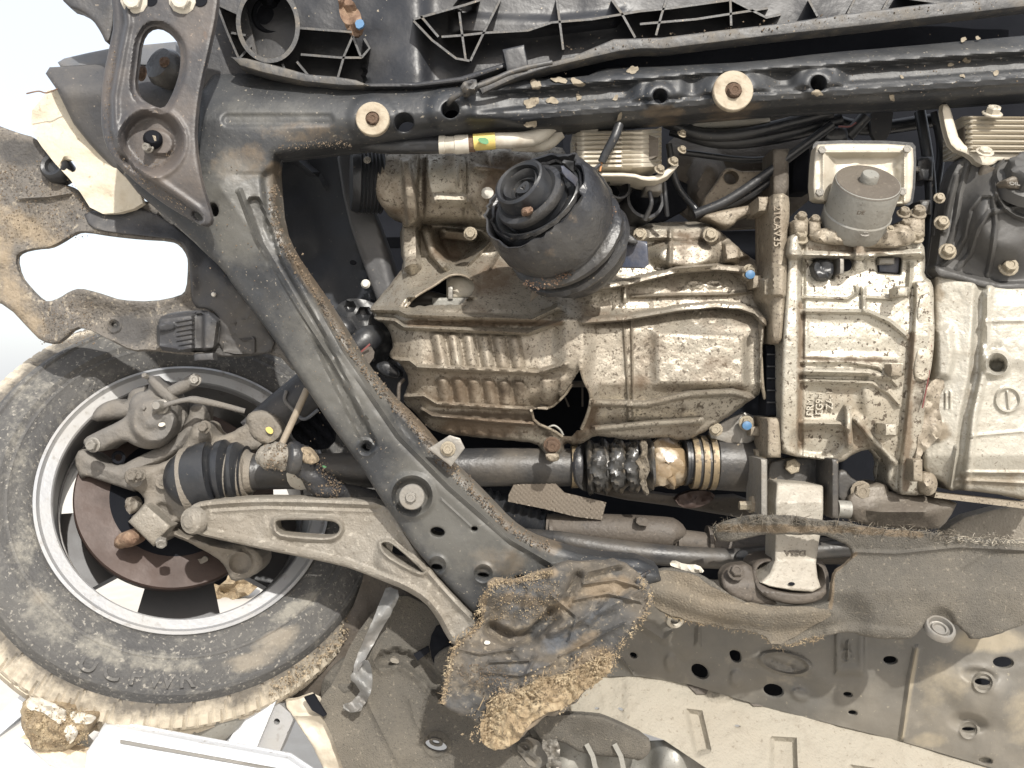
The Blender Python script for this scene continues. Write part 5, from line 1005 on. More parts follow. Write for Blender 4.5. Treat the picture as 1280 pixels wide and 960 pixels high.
tube('barrel_ridge', [pix(wp(a, RR * .853, -.075)) for a in np.linspace(0, 6.283, 60)], 1.5, 'barrel', wh, 8, 1)
aS = min((math.hypot(pix(wp(a, RR * .88, -.17))[0] - 222, pix(wp(a, RR * .88, -.17))[1] - 770), a) for a in np.linspace(0, 6.283, 360))[1]
for k in range(5):
    a0 = aS + k * 2 * math.pi / 5; V, F = [], []
    for z in (-.165, -.195):
        for r_, w in ((.03, .06), (RR * .5, .058), (RR * .88, .078)):
            for s in (-1, 1):
                ca = Vector((math.cos(a0), math.sin(a0), 0)); sa = Vector((-math.sin(a0), math.cos(a0), 0)); V.append(tuple(WC + wf @ (ca * r_ + sa * s * w + Vector((0, 0, z)))))
    for b in (0, 2): F += [(b, b + 1, b + 3, b + 2), (b + 6, b + 8, b + 9, b + 7), (b, b + 2, b + 8, b + 6), (b + 1, b + 7, b + 9, b + 3)]
    build('spoke', V, F, 'spoke', wh, smooth=False)
lathe('hub_face', [(.0, -.16), (.07, -.16), (.075, -.19), (0, -.19)], WC, INB, 'spoke', wh, 40)

# ================================================================== brake disc, caliper, knuckle
dc = emp('brake_disc', WC + OUT * .05, 'rusty brown brake disc inside the wheel', 'brake disc')
DC = P(222, 618, .15)
rd = L(118, .15)
lathe('friction_ring', [(rd * .66, -.004), (rd * .985, -.002), (rd, -.006), (rd, -.022), (rd * .62, -.024)], DC, INB, 'disc', dc, 96, cap=(False, False), ang=30)
lathe('disc_hat', [(rd * .66, -.004), (rd * .64, -.03), (rd * .5, -.05), (0, -.05)], DC, INB, 'dark', dc, 64)
sheet('dust_shield', [(130, 615), (178, 618), (200, 660), (185, 690), (235, 700), (262, 690), (282, 700), (286, 722), (270, 735), (240, 705), (200, 690), (165, 670), (138, 662)], lambda X, Y: .135 + fb(X, Y, 22, 4) * .008, 'dark', dc, 5, th=.004, rnd=(4, .005))
sheet('shield_edge', [(186, 684), (205, 690), (225, 698), (250, 700), (256, 694), (262, 700), (250, 706), (222, 703), (200, 694)], lambda X, Y: .12 + fb(X, Y, 9, 3) * .003, 'knuckle', dc, 4, th=.003)

ca = emp('brake_caliper', P(190, 520, .05), 'dusty grey brake caliper with round piston housing and two slide bolts', 'caliper')
def f_cal(X, Y): return .06 - .022 * (1 - ss(24, 33, np.hypot(X - 192, Y - 526))) - .006 * (1 - ss(10, 20, np.hypot(X - 190, Y - 520))) + disk(X, Y, 179, 510, 4, .006, 2) + fb(X, Y, 12, 3) * .0012
sheet('piston_housing', [(112, 560), (104, 556), (105, 548), (120, 540), (150, 526), (160, 518), (162, 500), (172, 490), (184, 488), (186, 480), (194, 474), (206, 484), (216, 494), (224, 505), (224, 520), (220, 538), (212, 550), (200, 560), (184, 562), (170, 558), (156, 550), (140, 556), (126, 566)], f_cal, 'caliper', ca, 2.2, th=.05, rnd=(6, .014))
sheet('caliper_bridge', [(112, 528), (118, 512), (130, 503), (146, 498), (158, 504), (162, 488), (178, 482), (186, 480), (176, 520), (150, 524)], lambda X, Y: .09 + fb(X, Y, 20, 3) * .003, 'caliper', ca, 4, th=.06, rnd=(8, .02))
sheet('bleed_arm', [(182, 474), (188, 468), (196, 474), (214, 490), (222, 500), (212, 506), (196, 492)], .045, 'caliper', ca, 3.5, th=.03, rnd=(4, .007))
tube('slide_pin', [(205, 494, .06), (225, 485, .06), (244, 475, .06)], [7, 8, 9], 'caliper', ca, 18); bolt(ca, 244, 475, .035, 6.5, 'steel', (0.1, -1, .1), True, 1.2)
bolt(ca, 117, 556, .035, 8, 'steel', (-.1, -1, 0), True, 1.3); bolt(ca, 184, 471, .045, 4, 'steel', (-.4, -1, .4), False, 2)
lathe('hose_banjo', [(0, .02), (.006, .02), (.008, .016), (.009, 0), (.012, -.002), (.013, -.01)], P(201, 508, .03), (.0, -1, .1), 'steel', ca, 20)
tube('brake_hose', [(192, 515, .028), (201, 509, .025), (214, 504, .025), (232, 500, .03), (245, 500, .035), (275, 506, .05), (306, 514, .06)], [3.5, 4, 3, 3.4, 5, 4, 3.5], 'caliper', ca, 12)
sheet('white_mark', ell(202, 531, 5, 2.6, -10, 12), .031, 'dirtwhite', ca, 2.5, th=.002, jag=1)
sheet('carrier_bracket', [(92, 575), (100, 560), (112, 566), (130, 578), (150, 583), (170, 572), (200, 558), (222, 545), (236, 520), (238, 506), (256, 504), (258, 520), (252, 540), (236, 556), (215, 570), (200, 580), (170, 590), (172, 616), (160, 612), (130, 602), (106, 594), (101, 600)], lambda X, Y: .085 + fb(X, Y, 20, 3) * .003 - .006 * (1 - ss(0, 8, dline(X, Y, [(110, 578), (150, 595), (215, 562), (245, 525)]))), 'caliper', ca, 4, th=.04, rnd=(5, .01))
lathe('slot_ring', [(.006, 0), (.01, .002), (.012, 0)], P(148, 572, .10), (0, -1, 0), 'dark', ca, 20, cap=(False, False))

kn = emp('steering_knuckle', P(215, 610, .05), 'dusty cast steering knuckle with three bolts and pinch clamp', 'knuckle')
KN = [(154, 600), (157, 588), (170, 584), (186, 582), (203, 579), (222, 567), (234, 550), (240, 532), (250, 527), (262, 529), (266, 540), (274, 546), (300, 536), (322, 515), (345, 535), (330, 560), (300, 570), (282, 600), (270, 640), (246, 652), (222, 652), (213, 658), (228, 668), (262, 680), (300, 678), (322, 685), (331, 700), (325, 715), (310, 723), (290, 728), (284, 714), (277, 702), (262, 692), (232, 676), (212, 668), (200, 682), (190, 680), (160, 650), (176, 636), (182, 626), (175, 616), (168, 612)]
def f_kn(X, Y):
    d = .055 + .02 * ss(250, 300, X) - .012 * (1 - ss(10, 26, np.hypot(X - 168, Y - 597))) - .008 * (1 - ss(8, 20, np.hypot(X - 252, Y - 538)))
    d += -.014 * (1 - ss(-12, 4, sd(X, Y, [(158, 652), (182, 630), (214, 658), (192, 682)]))) + .012 * (1 - ss(5, 12, ell_d(X, Y, 206, 638, 1.2, .8, 40)))
    d += ring(X, Y, 168, 597, 12, 3, .003) + bead(X, Y, [(215, 652), (262, 682), (300, 690)], 6, .008) + .004 * (1 - ss(0, 2, dline(X, Y, [(178, 663), (188, 653)])))
    d += .006 * (1 - ss(8, 14, np.hypot(X - 300, Y - 704))) + ring(X, Y, 300, 704, 14, 3, .004)
    return d + fb(X, Y, 22, 5) * .003
sheet('knuckle_body', KN, f_kn, 'knuckle', kn, 2.4, th=.05, rnd=(7, .014), jag=.4)
for (x, y, r_) in ((168, 594, 8), (176, 594, 6), (256, 534, 7)): bolt(kn, x, y, .030, r_, 'knuckle', (-.1, -1, .1), True, 1.4)
w = washer(kn, 204, 602, .048, 9.5, 4, 'knuckle'); bolt(kn, 204, 602, .046, 6, 'knuckle', (0, -1, 0), False, .6)
sheet('pinch_clamp', [(160, 652), (182, 630), (214, 658), (192, 683)], lambda X, Y: .025 + fb(X, Y, 10, 3) * .002, 'arm', kn, 3.5, th=.03, it=0, rnd=(3, .006))
bolt(kn, 202, 676, .02, 8, 'steel', (.3, -1, -.5), False, 1.2)
sheet('wear_sensor', [(155, 624), (166, 622), (174, 634), (164, 644), (156, 636)], lambda X, Y: .06 + fb(X, Y, 6, 3) * .006, 'knuckle', kn, 3, th=.02, jag=1.5)
sheet('rusty_ball_joint', [(142, 676), (146, 668), (158, 663), (170, 660), (177, 668), (174, 678), (164, 684), (150, 687), (143, 683)], lambda X, Y: .02 + .02 * ell_d(X, Y, 158, 673, 18, 13) ** 2 + fb(X, Y, 7, 4) * .004, 'rust', kn, 2.6, th=.03, jag=.8, rnd=(3, .008))

# ================================================================== suspension strut and stabiliser link
sr = emp('suspension_strut', P(350, 505, .12), 'grey strut tube with spring seat and yellow mark behind the rail', 'strut')
tube('strut_tube', [(318, 545, .11), (345, 520, .12), (385, 488, .13), (430, 450, .14)], [24, 24, 25, 26], 'liner', sr, 28)
sheet('strut_clamp', [(306, 525), (312, 515), (330, 512), (346, 520), (356, 535), (348, 552), (330, 558), (312, 545)], lambda X, Y: .07 + fb(X, Y, 14, 3) * .003, 'knuckle', sr, 4, th=.04, rnd=(6, .012))
sheet('yellow_mark', [(331, 535), (337, 533), (342, 538), (340, 543), (334, 541)], .067, 'yellow', sr, 3, th=.001)
sheet('inner_spring_seat', [(356, 520), (376, 505), (398, 500), (412, 520), (420, 548), (405, 565), (370, 556)], lambda X, Y: .15 + .006 * np.cos((X - Y) * .35) , 'dark', sr, 3.5, th=.02)
tube('strut_ridge', [(358, 488, .09), (356, 500, .09), (366, 512, .09), (380, 524, .09), (398, 512, .09)], 2.2, 'fender', sr, 8)
lk = emp('stabiliser_link', P(370, 540, .0), 'thin tan stabiliser link rod ending in a muddy joint', 'link rod')
tube('link_rod', [(384, 486, .0), (371, 515, .0), (352, 556, -.01)], 4.4, 'linkrod', lk, 14, 1)
def mudmod(i, a): return 1 + .10 * math.sin(a * 3 + i) + .06 * math.sin(a * 7 + i * 2)
tube('muddy_joint', [(327, 574, -.01), (333, 572, -.015), (345, 570, -.015), (356, 572, -.015), (360, 574, -.01)], [9, 15, 17, 16, 13], 'arm', lk, 24, 5, mod=mudmod)
crumbs('mud_crumbs', 320, lambda r: (r.uniform(330, 358), 572 + r.normal() * 8, -.036 + abs(r.normal()) * .004), (0.35, 1.1), 'crumb', lk, 41)
sb = emp('stabiliser_bar', P(420, 600, .0), 'mud covered stabiliser bar end bending away to the right', 'stabiliser bar')
tube('bar', [(366, 570, -.005), (376, 574, -.005), (388, 590, .0), (405, 608, .01), (440, 618, .03), (490, 626, .06), (540, 640, .1)], [17, 17, 15, 15, 11, 9, 9], 'rubber_mud', sb, 20, 6, mod=mudmod)
lathe('end_disc', [(0, .012), (.018, .012), (.024, .008), (.026, .0), (.024, -.006)], P(368, 572, -.02), (-.9, -.5, .1), 'rubber_mud', sb, 28)
crumbs('mud_crumbs', 900, (lambda g: lambda r: (lambda q: (q[0], q[1], -.024 + .0004 * (q[0] - 366) + abs(r.normal()) * .004))(g(r)))(along([(370, 565), (385, 582), (400, 604), (425, 614)], 16)), (0.35, 1.1), 'crumb', sb, 42)
sheet('mud_cap', [(372, 562), (380, 558), (395, 570), (398, 578), (388, 582), (376, 578)], lambda X, Y: -.035 + fb(X, Y, 6, 3) * .006, 'treadmud', sb, 3, th=.02, jag=1.4, rnd=(4, .008))

# ================================================================== drive shaft
ds = emp('drive_shaft', P(520, 590, .08), 'long black drive shaft with ribbed rubber boot at the wheel end', 'drive shaft')
BO = [(236, 602, .055), (240, 600, .05), (256, 597, .045), (268, 595, .045), (272, 594, .045), (278, 593, .045), (284, 592, .045), (289, 592, .045), (294, 592, .045), (299, 591, .045), (304, 591, .045), (308, 591, .045)]
tube('cv_boot', BO, [33, 39, 44, 44, 36, 42, 43, 33, 38, 39, 31, 34], 'rubber', ds, 40, 2)
tube('boot_clamp', [(236, 602, .05), (246, 600, .05)], [43, 43.5], 'knuckle', ds, 40, 1)
tube('shaft_collar', [(288, 592, .045), (300, 592, .045), (301, 592, .045), (310, 591, .045), (311, 591, .045), (318, 591, .045)], [34, 34, 32, 31, 26, 24], 'knuckle', ds, 36, 1)
tube('shaft_tube', [(312, 591, .045), (330, 590, .05), (440, 588, .07), (600, 584, .085), (700, 584, .09), (722, 584, .09)], [23, 22, 22, 24, 24, 23], 'shaft', ds, 36)
sheet('paper_label', [(357, 588), (368, 590), (380, 604), (386, 611), (372, 613), (360, 606)], lambda X, Y: .012 + .0009 * np.abs(Y - 590), 'dirtwhite', ds, 3, th=.001)
sheet('green_print', [(396, 582), (408, 582), (408, 585), (397, 586)], .021, 'green', ds, 3, th=.001)
ib = emp('inner_joint', P(810, 580, .07), 'burst inner joint boot dripping amber grease between brassy clamps', 'joint boot')
tube('outer_clamp', [(714, 583, .085), (722, 583, .085)], [27, 27], 'gold', ib, 40, 1)
tube('boot_neck', [(722, 583, .085), (728, 583, .085), (734, 583, .08)], [25, 29, 31], 'rubber_mud', ib, 36)
NB = 26
tube('torn_boot', [(732 + k * 3.3, 583 - k * .15, .08) for k in range(NB)], [30 + 5 * math.sin(k * 1.1) for k in range(NB)], 'grease_dk', ib, 40, 2, mod=lambda i, a: 1 + .05 * math.sin(a * 5 + i * .5) + .04 * math.sin(a * 9 - i))
for k, (x, w) in enumerate(((748, 9), (770, 9), (790, 8))):
    tube('torn_fold', [(x - 3, 556, .06), (x + 1, 568, .045), (x - 1, 585, .04), (x + 3, 600, .045), (x, 613, .06)], [4, w, w + 2, w, 3], 'grease_dk', ib, 14, 5, mod=lambda i, a: 1 + .22 * math.sin(a * 3 + i * 1.7 + k))
sheet('torn_flap', [(800, 548), (812, 552), (806, 566), (812, 585), (808, 606), (814, 618), (806, 622), (800, 604), (796, 588), (788, 580), (800, 572)], lambda X, Y: .03 + fb(X, Y, 9, 4) * .008, 'felt_m', ib, 3, th=.008, jag=2, rnd=(2, .004))
lathe('grease_ball', [(0, .05), (.018, .047), (.034, .034), (.042, .014), (.043, -.005), (.038, -.02)], P(831, 578, .085), (-.05, -1, .05), 'grease', ib, 44, mod=lambda k, t: .004 * np.sin(3 * t + k) + .003 * np.sin(5 * t + 2 * k))
tube('grease_drip', [(838, 596, .045), (842, 604, .045), (842.5, 611, .05)], [7, 3.5, 1], 'grease', ib, 10)
sheet('boot_far_wall', [(800, 548), (858, 548), (862, 610), (806, 612)], .10, 'dark', ib, 6, th=.02)
tube('far_bands', [(855, 577, .07), (858, 577, .07), (859, 577, .07), (864, 577, .07), (865, 577, .07), (870, 577, .07)], [30, 30, 28, 28, 31, 31], 'rubber', ib, 40, 1)
for x, r_ in ((866, 33), (877, 34), (888, 34.5)): tube('brass_clamp', [(x - 3, 578, .07), (x + 4, 578, .07)], [r_, r_], 'gold', ib, 44, 1)
tube('joint_cup', [(868, 578, .07), (893, 579, .07), (894, 579, .07), (920, 580, .07), (944, 582, .07), (945, 582, .07), (962, 583, .07)], [31, 31, 33, 34, 33, 28, 26], 'shaft', ib, 44, 1)
box('joint_nut', 944, 562, 958, 574, .02, .07, 'zinc', ib, 3)

# ================================================================== lower control arm
lc = emp('lower_control_arm', P(420, 690, .0), 'dusty cast aluminium lower control arm with a long slot and triangular hole', 'control arm')
CA = [(233, 649), (235, 636), (245, 628), (262, 625), (300, 622), (350, 621), (420, 623), (482, 626), (500, 655), (522, 690), (548, 722), (578, 755), (604, 780), (590, 792), (577, 800), (567, 808), (557, 794), (546, 772), (530, 752), (505, 737), (480, 727), (450, 715), (427, 707), (365, 694), (334, 688), (280, 676), (245, 668), (236, 660)]
SL = ch([(344, 653), (350, 650), (385, 650), (412, 651), (422, 654), (425, 661), (420, 669), (408, 672), (390, 671), (365, 669), (347, 666)], 1)
TR = ch([(476, 681), (480, 678), (488, 679), (500, 688), (530, 715), (524, 715), (505, 706), (482, 692)], 1)
def f_ca(X, Y):
    d = -.01 - .03 * ss(420, 620, X)
    e = dline(X, Y, CA, True); d += -.010 * (1 - ss(4, 12, e)) + .003
    d += -.010 * (1 - ss(3, 8, dline(X, Y, SL, True))) - .008 * (1 - ss(2, 7, dline(X, Y, TR, True)))
    d += bead(X, Y, [(262, 640), (330, 636), (470, 640)], 4, .003) - .012 * (1 - ss(8, 16, np.hypot(X - 240, Y - 650)))
    d += -.014 * (1 - ss(10, 26, dline(X, Y, [(490, 700), (540, 735), (580, 785)])))
    return d + fb(X, Y, 26, 7) * .0022 + fb(X, Y, 8, 3) * .0007
sheet('arm_casting', CA, f_ca, 'arm', lc, 2.2, holes=[SL, TR], th=.03, rnd=(6, .012), hrnd=(3, .006))
lathe('ball_stud_cap', [(0, .008), (.010, .008), (.013, .005), (.019, .004), (.021, 0), (.021, -.01)], P(240, 651, -.024), (-.45, -1, .05), 'arm', lc, 32)
# ================================================================== steering rack, pipes, heat plate
rk = emp('steering_rack', P(800, 680, .1), 'brown dusty steering rack tube with pleated rubber boot', 'steering rack')
tube('rack_boot', [(600 + k * 5, 628 + k * 2.0, .13) for k in range(18)], [18 + 4 * (k % 2) for k in range(18)], 'rubber', rk, 30, 1)
tube('rack_tube', [(684, 660, .12), (740, 662, .11), (800, 665, .1), (838, 668, .1), (846, 674, .1)], [18, 20, 21, 21, 12], 'pipe', rk, 30)
tube('rack_end', [(842, 676, .11), (870, 679, .11), (888, 682, .11), (900, 684, .11), (1080, 690, .11)], [15, 15, 15, 18, 16], 'pipe', rk, 28)
for x in (686, 845, 884): tube('rack_band', [(x, 668 if x < 700 else 677, .11), (x + 4, 668 if x < 700 else 677, .11)], [20, 20], 'pipe', rk, 28, 1)
sheet('rack_bracket', [(796, 646), (810, 648), (812, 658), (795, 656)], .06, 'pipe', rk, 4, th=.02)
pp = emp('power_steering_pipe', P(800, 695, .06), 'glossy black pipe running along under the steering rack', 'pipe')
tube('pipe_run', [(650, 668, .1), (700, 675, .07), (760, 686, .06), (830, 694, .055), (900, 698, .055), (925, 696, .06), (1070, 684, .08)], [8, 11, 13, 13, 13, 11, 11], 'shaft', pp, 24)
sheet('pipe_end', ell(928, 694, 8, 6, -20, 14), .035, 'rubber', pp, 3)
sheet('heat_plate', [(636, 618), (642, 606), (690, 600), (706, 616), (758, 628), (752, 650), (720, 646), (680, 636), (635, 627)], lambda X, Y: .075 + .0012 * np.sin(X * 1.0) * np.sin(Y * 1.0) + .0003 * (Y - 620), 'heat', None, 2.2, th=.003, it=0,
      label='thin dimpled heat shield plate under the drive shaft', cat='heat shield')
def f_cr(X, Y): return .12 + .00003 * (Y - 620) ** 2 + fb(X, Y, 30, 3) * .003
sheet('crossmember_tray', [(700, 602), (760, 606), (860, 622), (940, 618), (945, 650), (880, 640), (850, 634), (760, 622)], f_cr, 'pipe', None, 5, th=.02, rnd=(5, .01), label='brown dusty sheet metal ledge right under the burst boot', cat='body panel')
sheet('rusty_lump', [(842, 622), (870, 612), (895, 616), (890, 628), (868, 636), (850, 634)], lambda X, Y: .09 + fb(X, Y, 9, 4) * .006, 'disc', None, 4, th=.02, label='dark red rusty lump below the grease blob', cat='rust lump')

# ================================================================== torque rod and its bracket
tb_ = emp('torque_rod_bracket', P(1000, 610, .0), 'black pressed bracket with round bolt holding the torque rod', 'bracket')
sheet('bracket_web', [(958, 582), (968, 574), (1000, 570), (1036, 568), (1044, 578), (1046, 640), (960, 642)], lambda X, Y: .03 + fb(X, Y, 20, 2) * .001, 'shaft', tb_, 5, th=.01, rnd=(3, .004))
for x in (951, 1040): box('side_cheek', x, 574, x + 8, 648, -.045, .04, 'steel' if x < 1000 else 'shaft', tb_, 2)
sheet('side_ear', [(1046, 590), (1056, 586), (1066, 600), (1086, 604), (1094, 612), (1092, 622), (1082, 630), (1048, 632)], .015, 'shaft', tb_, 4, th=.01, rnd=(3, .003))
bolt(tb_, 990, 583, .022, 11, 'zinc', (0, -1, .1), False, .5); bolt(tb_, 1076, 614, .008, 11, 'alu_b', (0, -1, 0), True, .8)
tube('pivot_bolt', [(924, 632, -.0), (950, 632, .0)], [6, 6], 'zinc', tb_, 6, 1); tube('pivot_nut', [(938, 630, .0), (950, 631, .0)], [11, 11], 'washer', tb_, 6, 1)
tube('spacer', [(1046, 636, .0), (1062, 637, .0)], [11, 11], 'silver', tb_, 20, 1)
tr_ = emp('torque_rod', P(998, 670, -.03), 'pale aluminium torque rod with stamped letters standing in an oval rubber socket', 'torque rod')
def f_tr(X, Y): return lin(Y, (600, -.01), (604, -.02), (628, -.042), (652, -.04), (700, -.04), (735, -.075)) + fb(X, Y, 14, 2) * .001
sheet('rod_body', [(971, 602), (1000, 604), (1029, 607), (1029, 640), (1027, 662), (1024, 675), (1020, 705), (1022, 722), (1026, 734), (1016, 740), (990, 738), (962, 733), (950, 728), (962, 716), (968, 700), (969, 660), (969, 630)], f_tr, 'beam', tr_, 3, th=.05, it=0, rnd=(3, .004))
text('stamped_text', 'DE5A', 994, 691, -.0415, 9, 'alu_g', tr_, 180, .0006, sx=1.25)
text('stamped_text', 'LJ0K', 991, 708, -.046, 10, 'alu_g', tr_, 180, .0006, (0, -.75, .66), sx=1.25)
sheet('rod_hole', ell(990, 730, 4, 2, 0, 14), -.0745, 'dark', tr_, 3, th=.003)
sk = emp('rubber_socket', P(990, 730, -.03), 'oval dusty rubber socket bolted to the subframe around the rod foot', 'bushing')
SKO = [(938, 708), (945, 700), (958, 696), (1010, 694), (1030, 702), (1037, 720), (1036, 740), (1024, 752), (1000, 757), (975, 754), (955, 746), (942, 732)]
SKI = [(945, 712), (952, 704), (962, 702), (1010, 700), (1026, 708), (1031, 720), (1030, 733), (1018, 741), (1000, 743), (975, 740), (955, 733), (946, 722)]
sheet('socket_ring', SKO, lambda X, Y: -.075 + .0012 * (740 - Y) * (Y < 740), 'pipe', sk, 2.2, holes=[SKI], th=.05, rnd=(5, .01), hrnd=(2, .003))
sheet('socket_floor', SKO, lambda X, Y: -.025 + .0009 * (745 - Y), 'dark', sk, 5)
sheet('socket_tab', [(900, 722), (904, 712), (914, 706), (938, 704), (944, 720), (952, 742), (975, 754), (960, 758), (925, 752), (905, 740)], lambda X, Y: -.06 + .02 * ss(735, 705, Y), 'pipe', sk, 4, th=.02, rnd=(5, .008)); bolt(sk, 920, 716, -.06, 9, 'pipe', (0, -.8, .6), True, 1.2)
sheet('pale_crumple', [(836, 706), (842, 700), (856, 706), (874, 706), (882, 716), (866, 716), (846, 710)], lambda X, Y: .0 + fb(X, Y, 8, 2) * .006, 'dirtwhite', None, 3, th=.004, label='small crumpled pale plastic scrap beside the black pipe', cat='scrap')

# ================================================================== grey felt belly liner
fl = emp('felt_liner', P(1100, 740, -.06), 'torn grey felt belly liner hanging from a pale fastener', 'belly liner')
FO = [(798, 722), (806, 715), (838, 710), (870, 716), (890, 725), (900, 735), (920, 748), (945, 756), (985, 758), (1036, 757), (1039, 735), (1042, 714), (1056, 706), (1066, 696), (1064, 684), (1040, 672), (1010, 667), (990, 668), (960, 668), (930, 672), (905, 680), (888, 664), (905, 652), (935, 644), (980, 644), (1030, 650), (1060, 654), (1100, 660), (1150, 664), (1200, 672), (1240, 676), (1320, 676), (1320, 752), (1280, 781), (1250, 792), (1216, 800), (1206, 790), (1194, 779), (1160, 776), (1148, 790), (1136, 801), (1080, 796), (1052, 790), (1030, 796), (970, 811), (955, 792), (920, 786), (870, 778), (830, 770), (812, 752), (800, 738)]
def f_fl(X, Y):
    d = lin(X, (800, -.03), (960, -.075), (1040, -.09), (1150, -.085), (1320, -.06)) + lin(Y, (640, -.015), (668, -.004), (690, .006), (740, .0), (800, .012))
    d += -.01 * (1 - ss(4, 16, dline(X, Y, [(810, 735), (880, 760), (960, 775), (1040, 770)]))) + .016 * (1 - ss(6, 40, dline(X, Y, [(900, 800), (1000, 790), (1060, 775)])))
    d += bead(X, Y, [(1066, 690), (1120, 692), (1200, 684), (1320, 690)], 4, .006) + .004 * (1 - ss(3, 6, dline(X, Y, [(1205, 715), (1235, 696), (1290, 693)])))
    d += -.004 * (1 - ss(3, 8, dline(X, Y, [(1036, 790), (1070, 786), (1140, 794), (1150, 784)]))) + .012 * (1 - ss(8, 22, np.hypot(X - 1176, Y - 778)))
    d += ss(670, 650, Y) * fb(X, Y, 14, 4) * .010
    return d + fb(X, Y, 70, 6) * .006 + fb(X, Y, 9, 5) * .0006
sheet('felt_sheet', FO, f_fl, 'felt', fl, 3, th=.006, jag=1.2, rnd=(3, .004), ang=70, grime=[blot(([(900, 660), (1060, 662), (1150, 668)], 10, .9), ([(1038, 760), (1042, 715), (1070, 692)], 6, .9))])
sheet('muddy_fold', [(798, 722), (806, 716), (838, 712), (868, 718), (895, 738), (945, 758), (1036, 759), (1038, 772), (1000, 792), (968, 809), (955, 792), (920, 786), (870, 778), (830, 768), (812, 750)], lambda X, Y: f_fl(X, Y) - .004, 'felt_m', fl, 4, th=.003, jag=1.4)
lathe('liner_fastener', [(0, -.003), (.008, -.003), (.009, .0), (.011, .0), (.0125, -.004), (.015, -.003), (.017, .004), (.020, .004), (.022, .001), (.022, -.006)], P(1175, 785, -.085), (.05, -.60, .80), 'steel', fl, 40)
FR = [(890, 662), (910, 656), (940, 650), (985, 650), (1030, 656), (1060, 658), (1100, 662), (1150, 666), (1200, 672), (1260, 676)]
crumbs('frayed_fibres', 800, (lambda g: lambda r: (lambda q: (q[0], q[1], f_fl(np.array([q[0]]), np.array([q[1]]))[0] - .003))(g(r)))(along(FR, 9)), (0.42, 1.2), 'felt_m', fl, 51, fibre=.9)
crumbs('frayed_fibres', 500, (lambda g: lambda r: (lambda q: (q[0], q[1], -.085))(g(r)))(along([(1100, 664), (1160, 668), (1210, 674), (1280, 677)], 7)), (.25, .7), 'white_alu', fl, 52, fibre=1)
crumbs('frayed_fibres', 500, (lambda g: lambda r: (lambda q: (q[0], q[1], f_fl(np.array([q[0]]), np.array([q[1]]))[0] - .002))(g(r)))(along([(830, 770), (870, 778), (920, 786), (955, 792), (970, 811), (1030, 796)], 4)), (0.35, 0.92), 'straw', fl, 53, fibre=.6)

# ================================================================== underfloor
uf = emp('underfloor_panel', P(1000, 840, .05), 'grey stamped underfloor panel with many round drain holes', 'underfloor')
UO = [(640, 730), (700, 690), (800, 720), (1000, 730), (1320, 720), (1320, 985), (1240, 960), (1128, 927), (1040, 905), (950, 882), (860, 855), (800, 845), (740, 846), (690, 870), (640, 850)]
UH = [ell(792, 819, 5, 3.2, 30, 14), ell(875, 839, 12, 8, 35, 18), ch([(911, 815), (916, 812), (924, 814), (927, 820), (926, 827), (920, 828), (914, 824)], 1), ell(967, 863, 13, 8, 15, 18), ell(1113, 825, 9, 5, 5, 16), ell(1060, 868, 6, 3, 10, 14), ell(1066, 891, 6, 3, 10, 14), ell(1254, 828, 13, 7, 5, 18), ell(1229, 853, 11, 4.5, 10, 16), ell(1211, 912, 9, 3, 5, 14), ell(1232, 951, 9, 4, 8, 14)]
def f_uf(X, Y):
    e = lin(X, (640, 846), (800, 846), (950, 882), (1128, 927), (1320, 985)); v = e - Y
    d = .03 + .0006 * np.clip(140 - v, -20, 160) * 0 + lin(v, (0, .10), (100, .055), (220, .04))
    RIBS.append((ell(982, 829, 30, 12.5, 12, 30), 4)); RIBS.append((ell(982, 829, 37, 15.5, 12, 30), 2))
    d += ring(X, Y, 844, 775, 8, 4, .006) + bead(X, Y, [(873, 785), (872, 805)], 5, .008)
    for (x, y, a, b, r_) in ((838, 828, 9, 14, 0), (920, 848, 10, 14, 0), (1000, 868, 14, 10, 20)): d += np.where(1, -.006 * (1 - ss(.5, 1, ell_d(X, Y, x, y, a, b, r_))), 0)
    q = ell_d(X, Y, 982, 829, 34, 14, 12); d += -.008 * (1 - ss(.0, .22, np.abs(q - .9))) + .004 * (1 - ss(1, 3, dline(X, Y, [(965, 825), (992, 835)])))
    q = np.maximum(np.abs(X - 1062) / 20, np.abs(Y - 812) / 34); d += -.009 * (1 - ss(.75, 1.05, q)) + .005 * (1 - ss(.4, .7, q)) - bead(X, Y, [(1060, 805), (1060, 822)], 4, -.006) + ring(X, Y, 1058, 820, 7, 3, .003)
    d += bead(X, Y, [(1146, 812), (1138, 850), (1128, 922)], 6, .008)
    d += -.012 * (1 - ss(.3, 1, ell_d(X, Y, 1229, 870, 60, 40, 30))) + .014 * (1 - ss(.4, 1.2, ell_d(X, Y, 1225, 845, 22, 10, 10))) + .014 * (1 - ss(.4, 1.2, ell_d(X, Y, 1210, 904, 24, 12, 10))) 
    d += ring(X, Y, 1229, 854, 12, 3, .004) + ring(X, Y, 1211, 913, 11, 3, .003)
    d += bead(X, Y, [(800, 780), (830, 800), (840, 790)], 7, .006) + bead(X, Y, [(778, 825), (790, 840)], 2, .004)
    return d + fb(X, Y, 60, 8) * .006 + fb(X, Y, 16, 3) * .0006
sheet('floor_pressing', UO, f_uf, 'floor', uf, 2.6, holes=UH, th=.006, it=0, hrnd=(2, .002),
      grime=[blot((1240, 800, 90, 26, 0, .8), (1180, 860, 60, 50, -30, .5), (1290, 900, 60, 60, 0, .55), ([(1146, 812), (1128, 922)], 6, .8), (1160, 925, 40, 14, 0, .5))])
lathe('grommet_ring', [(.008, 0), (.009, .004), (.014, .003), (.015, 0)], P(844, 775, .07), (.1, -1, -.4), 'dirtwhite', uf, 28, cap=(False, False))
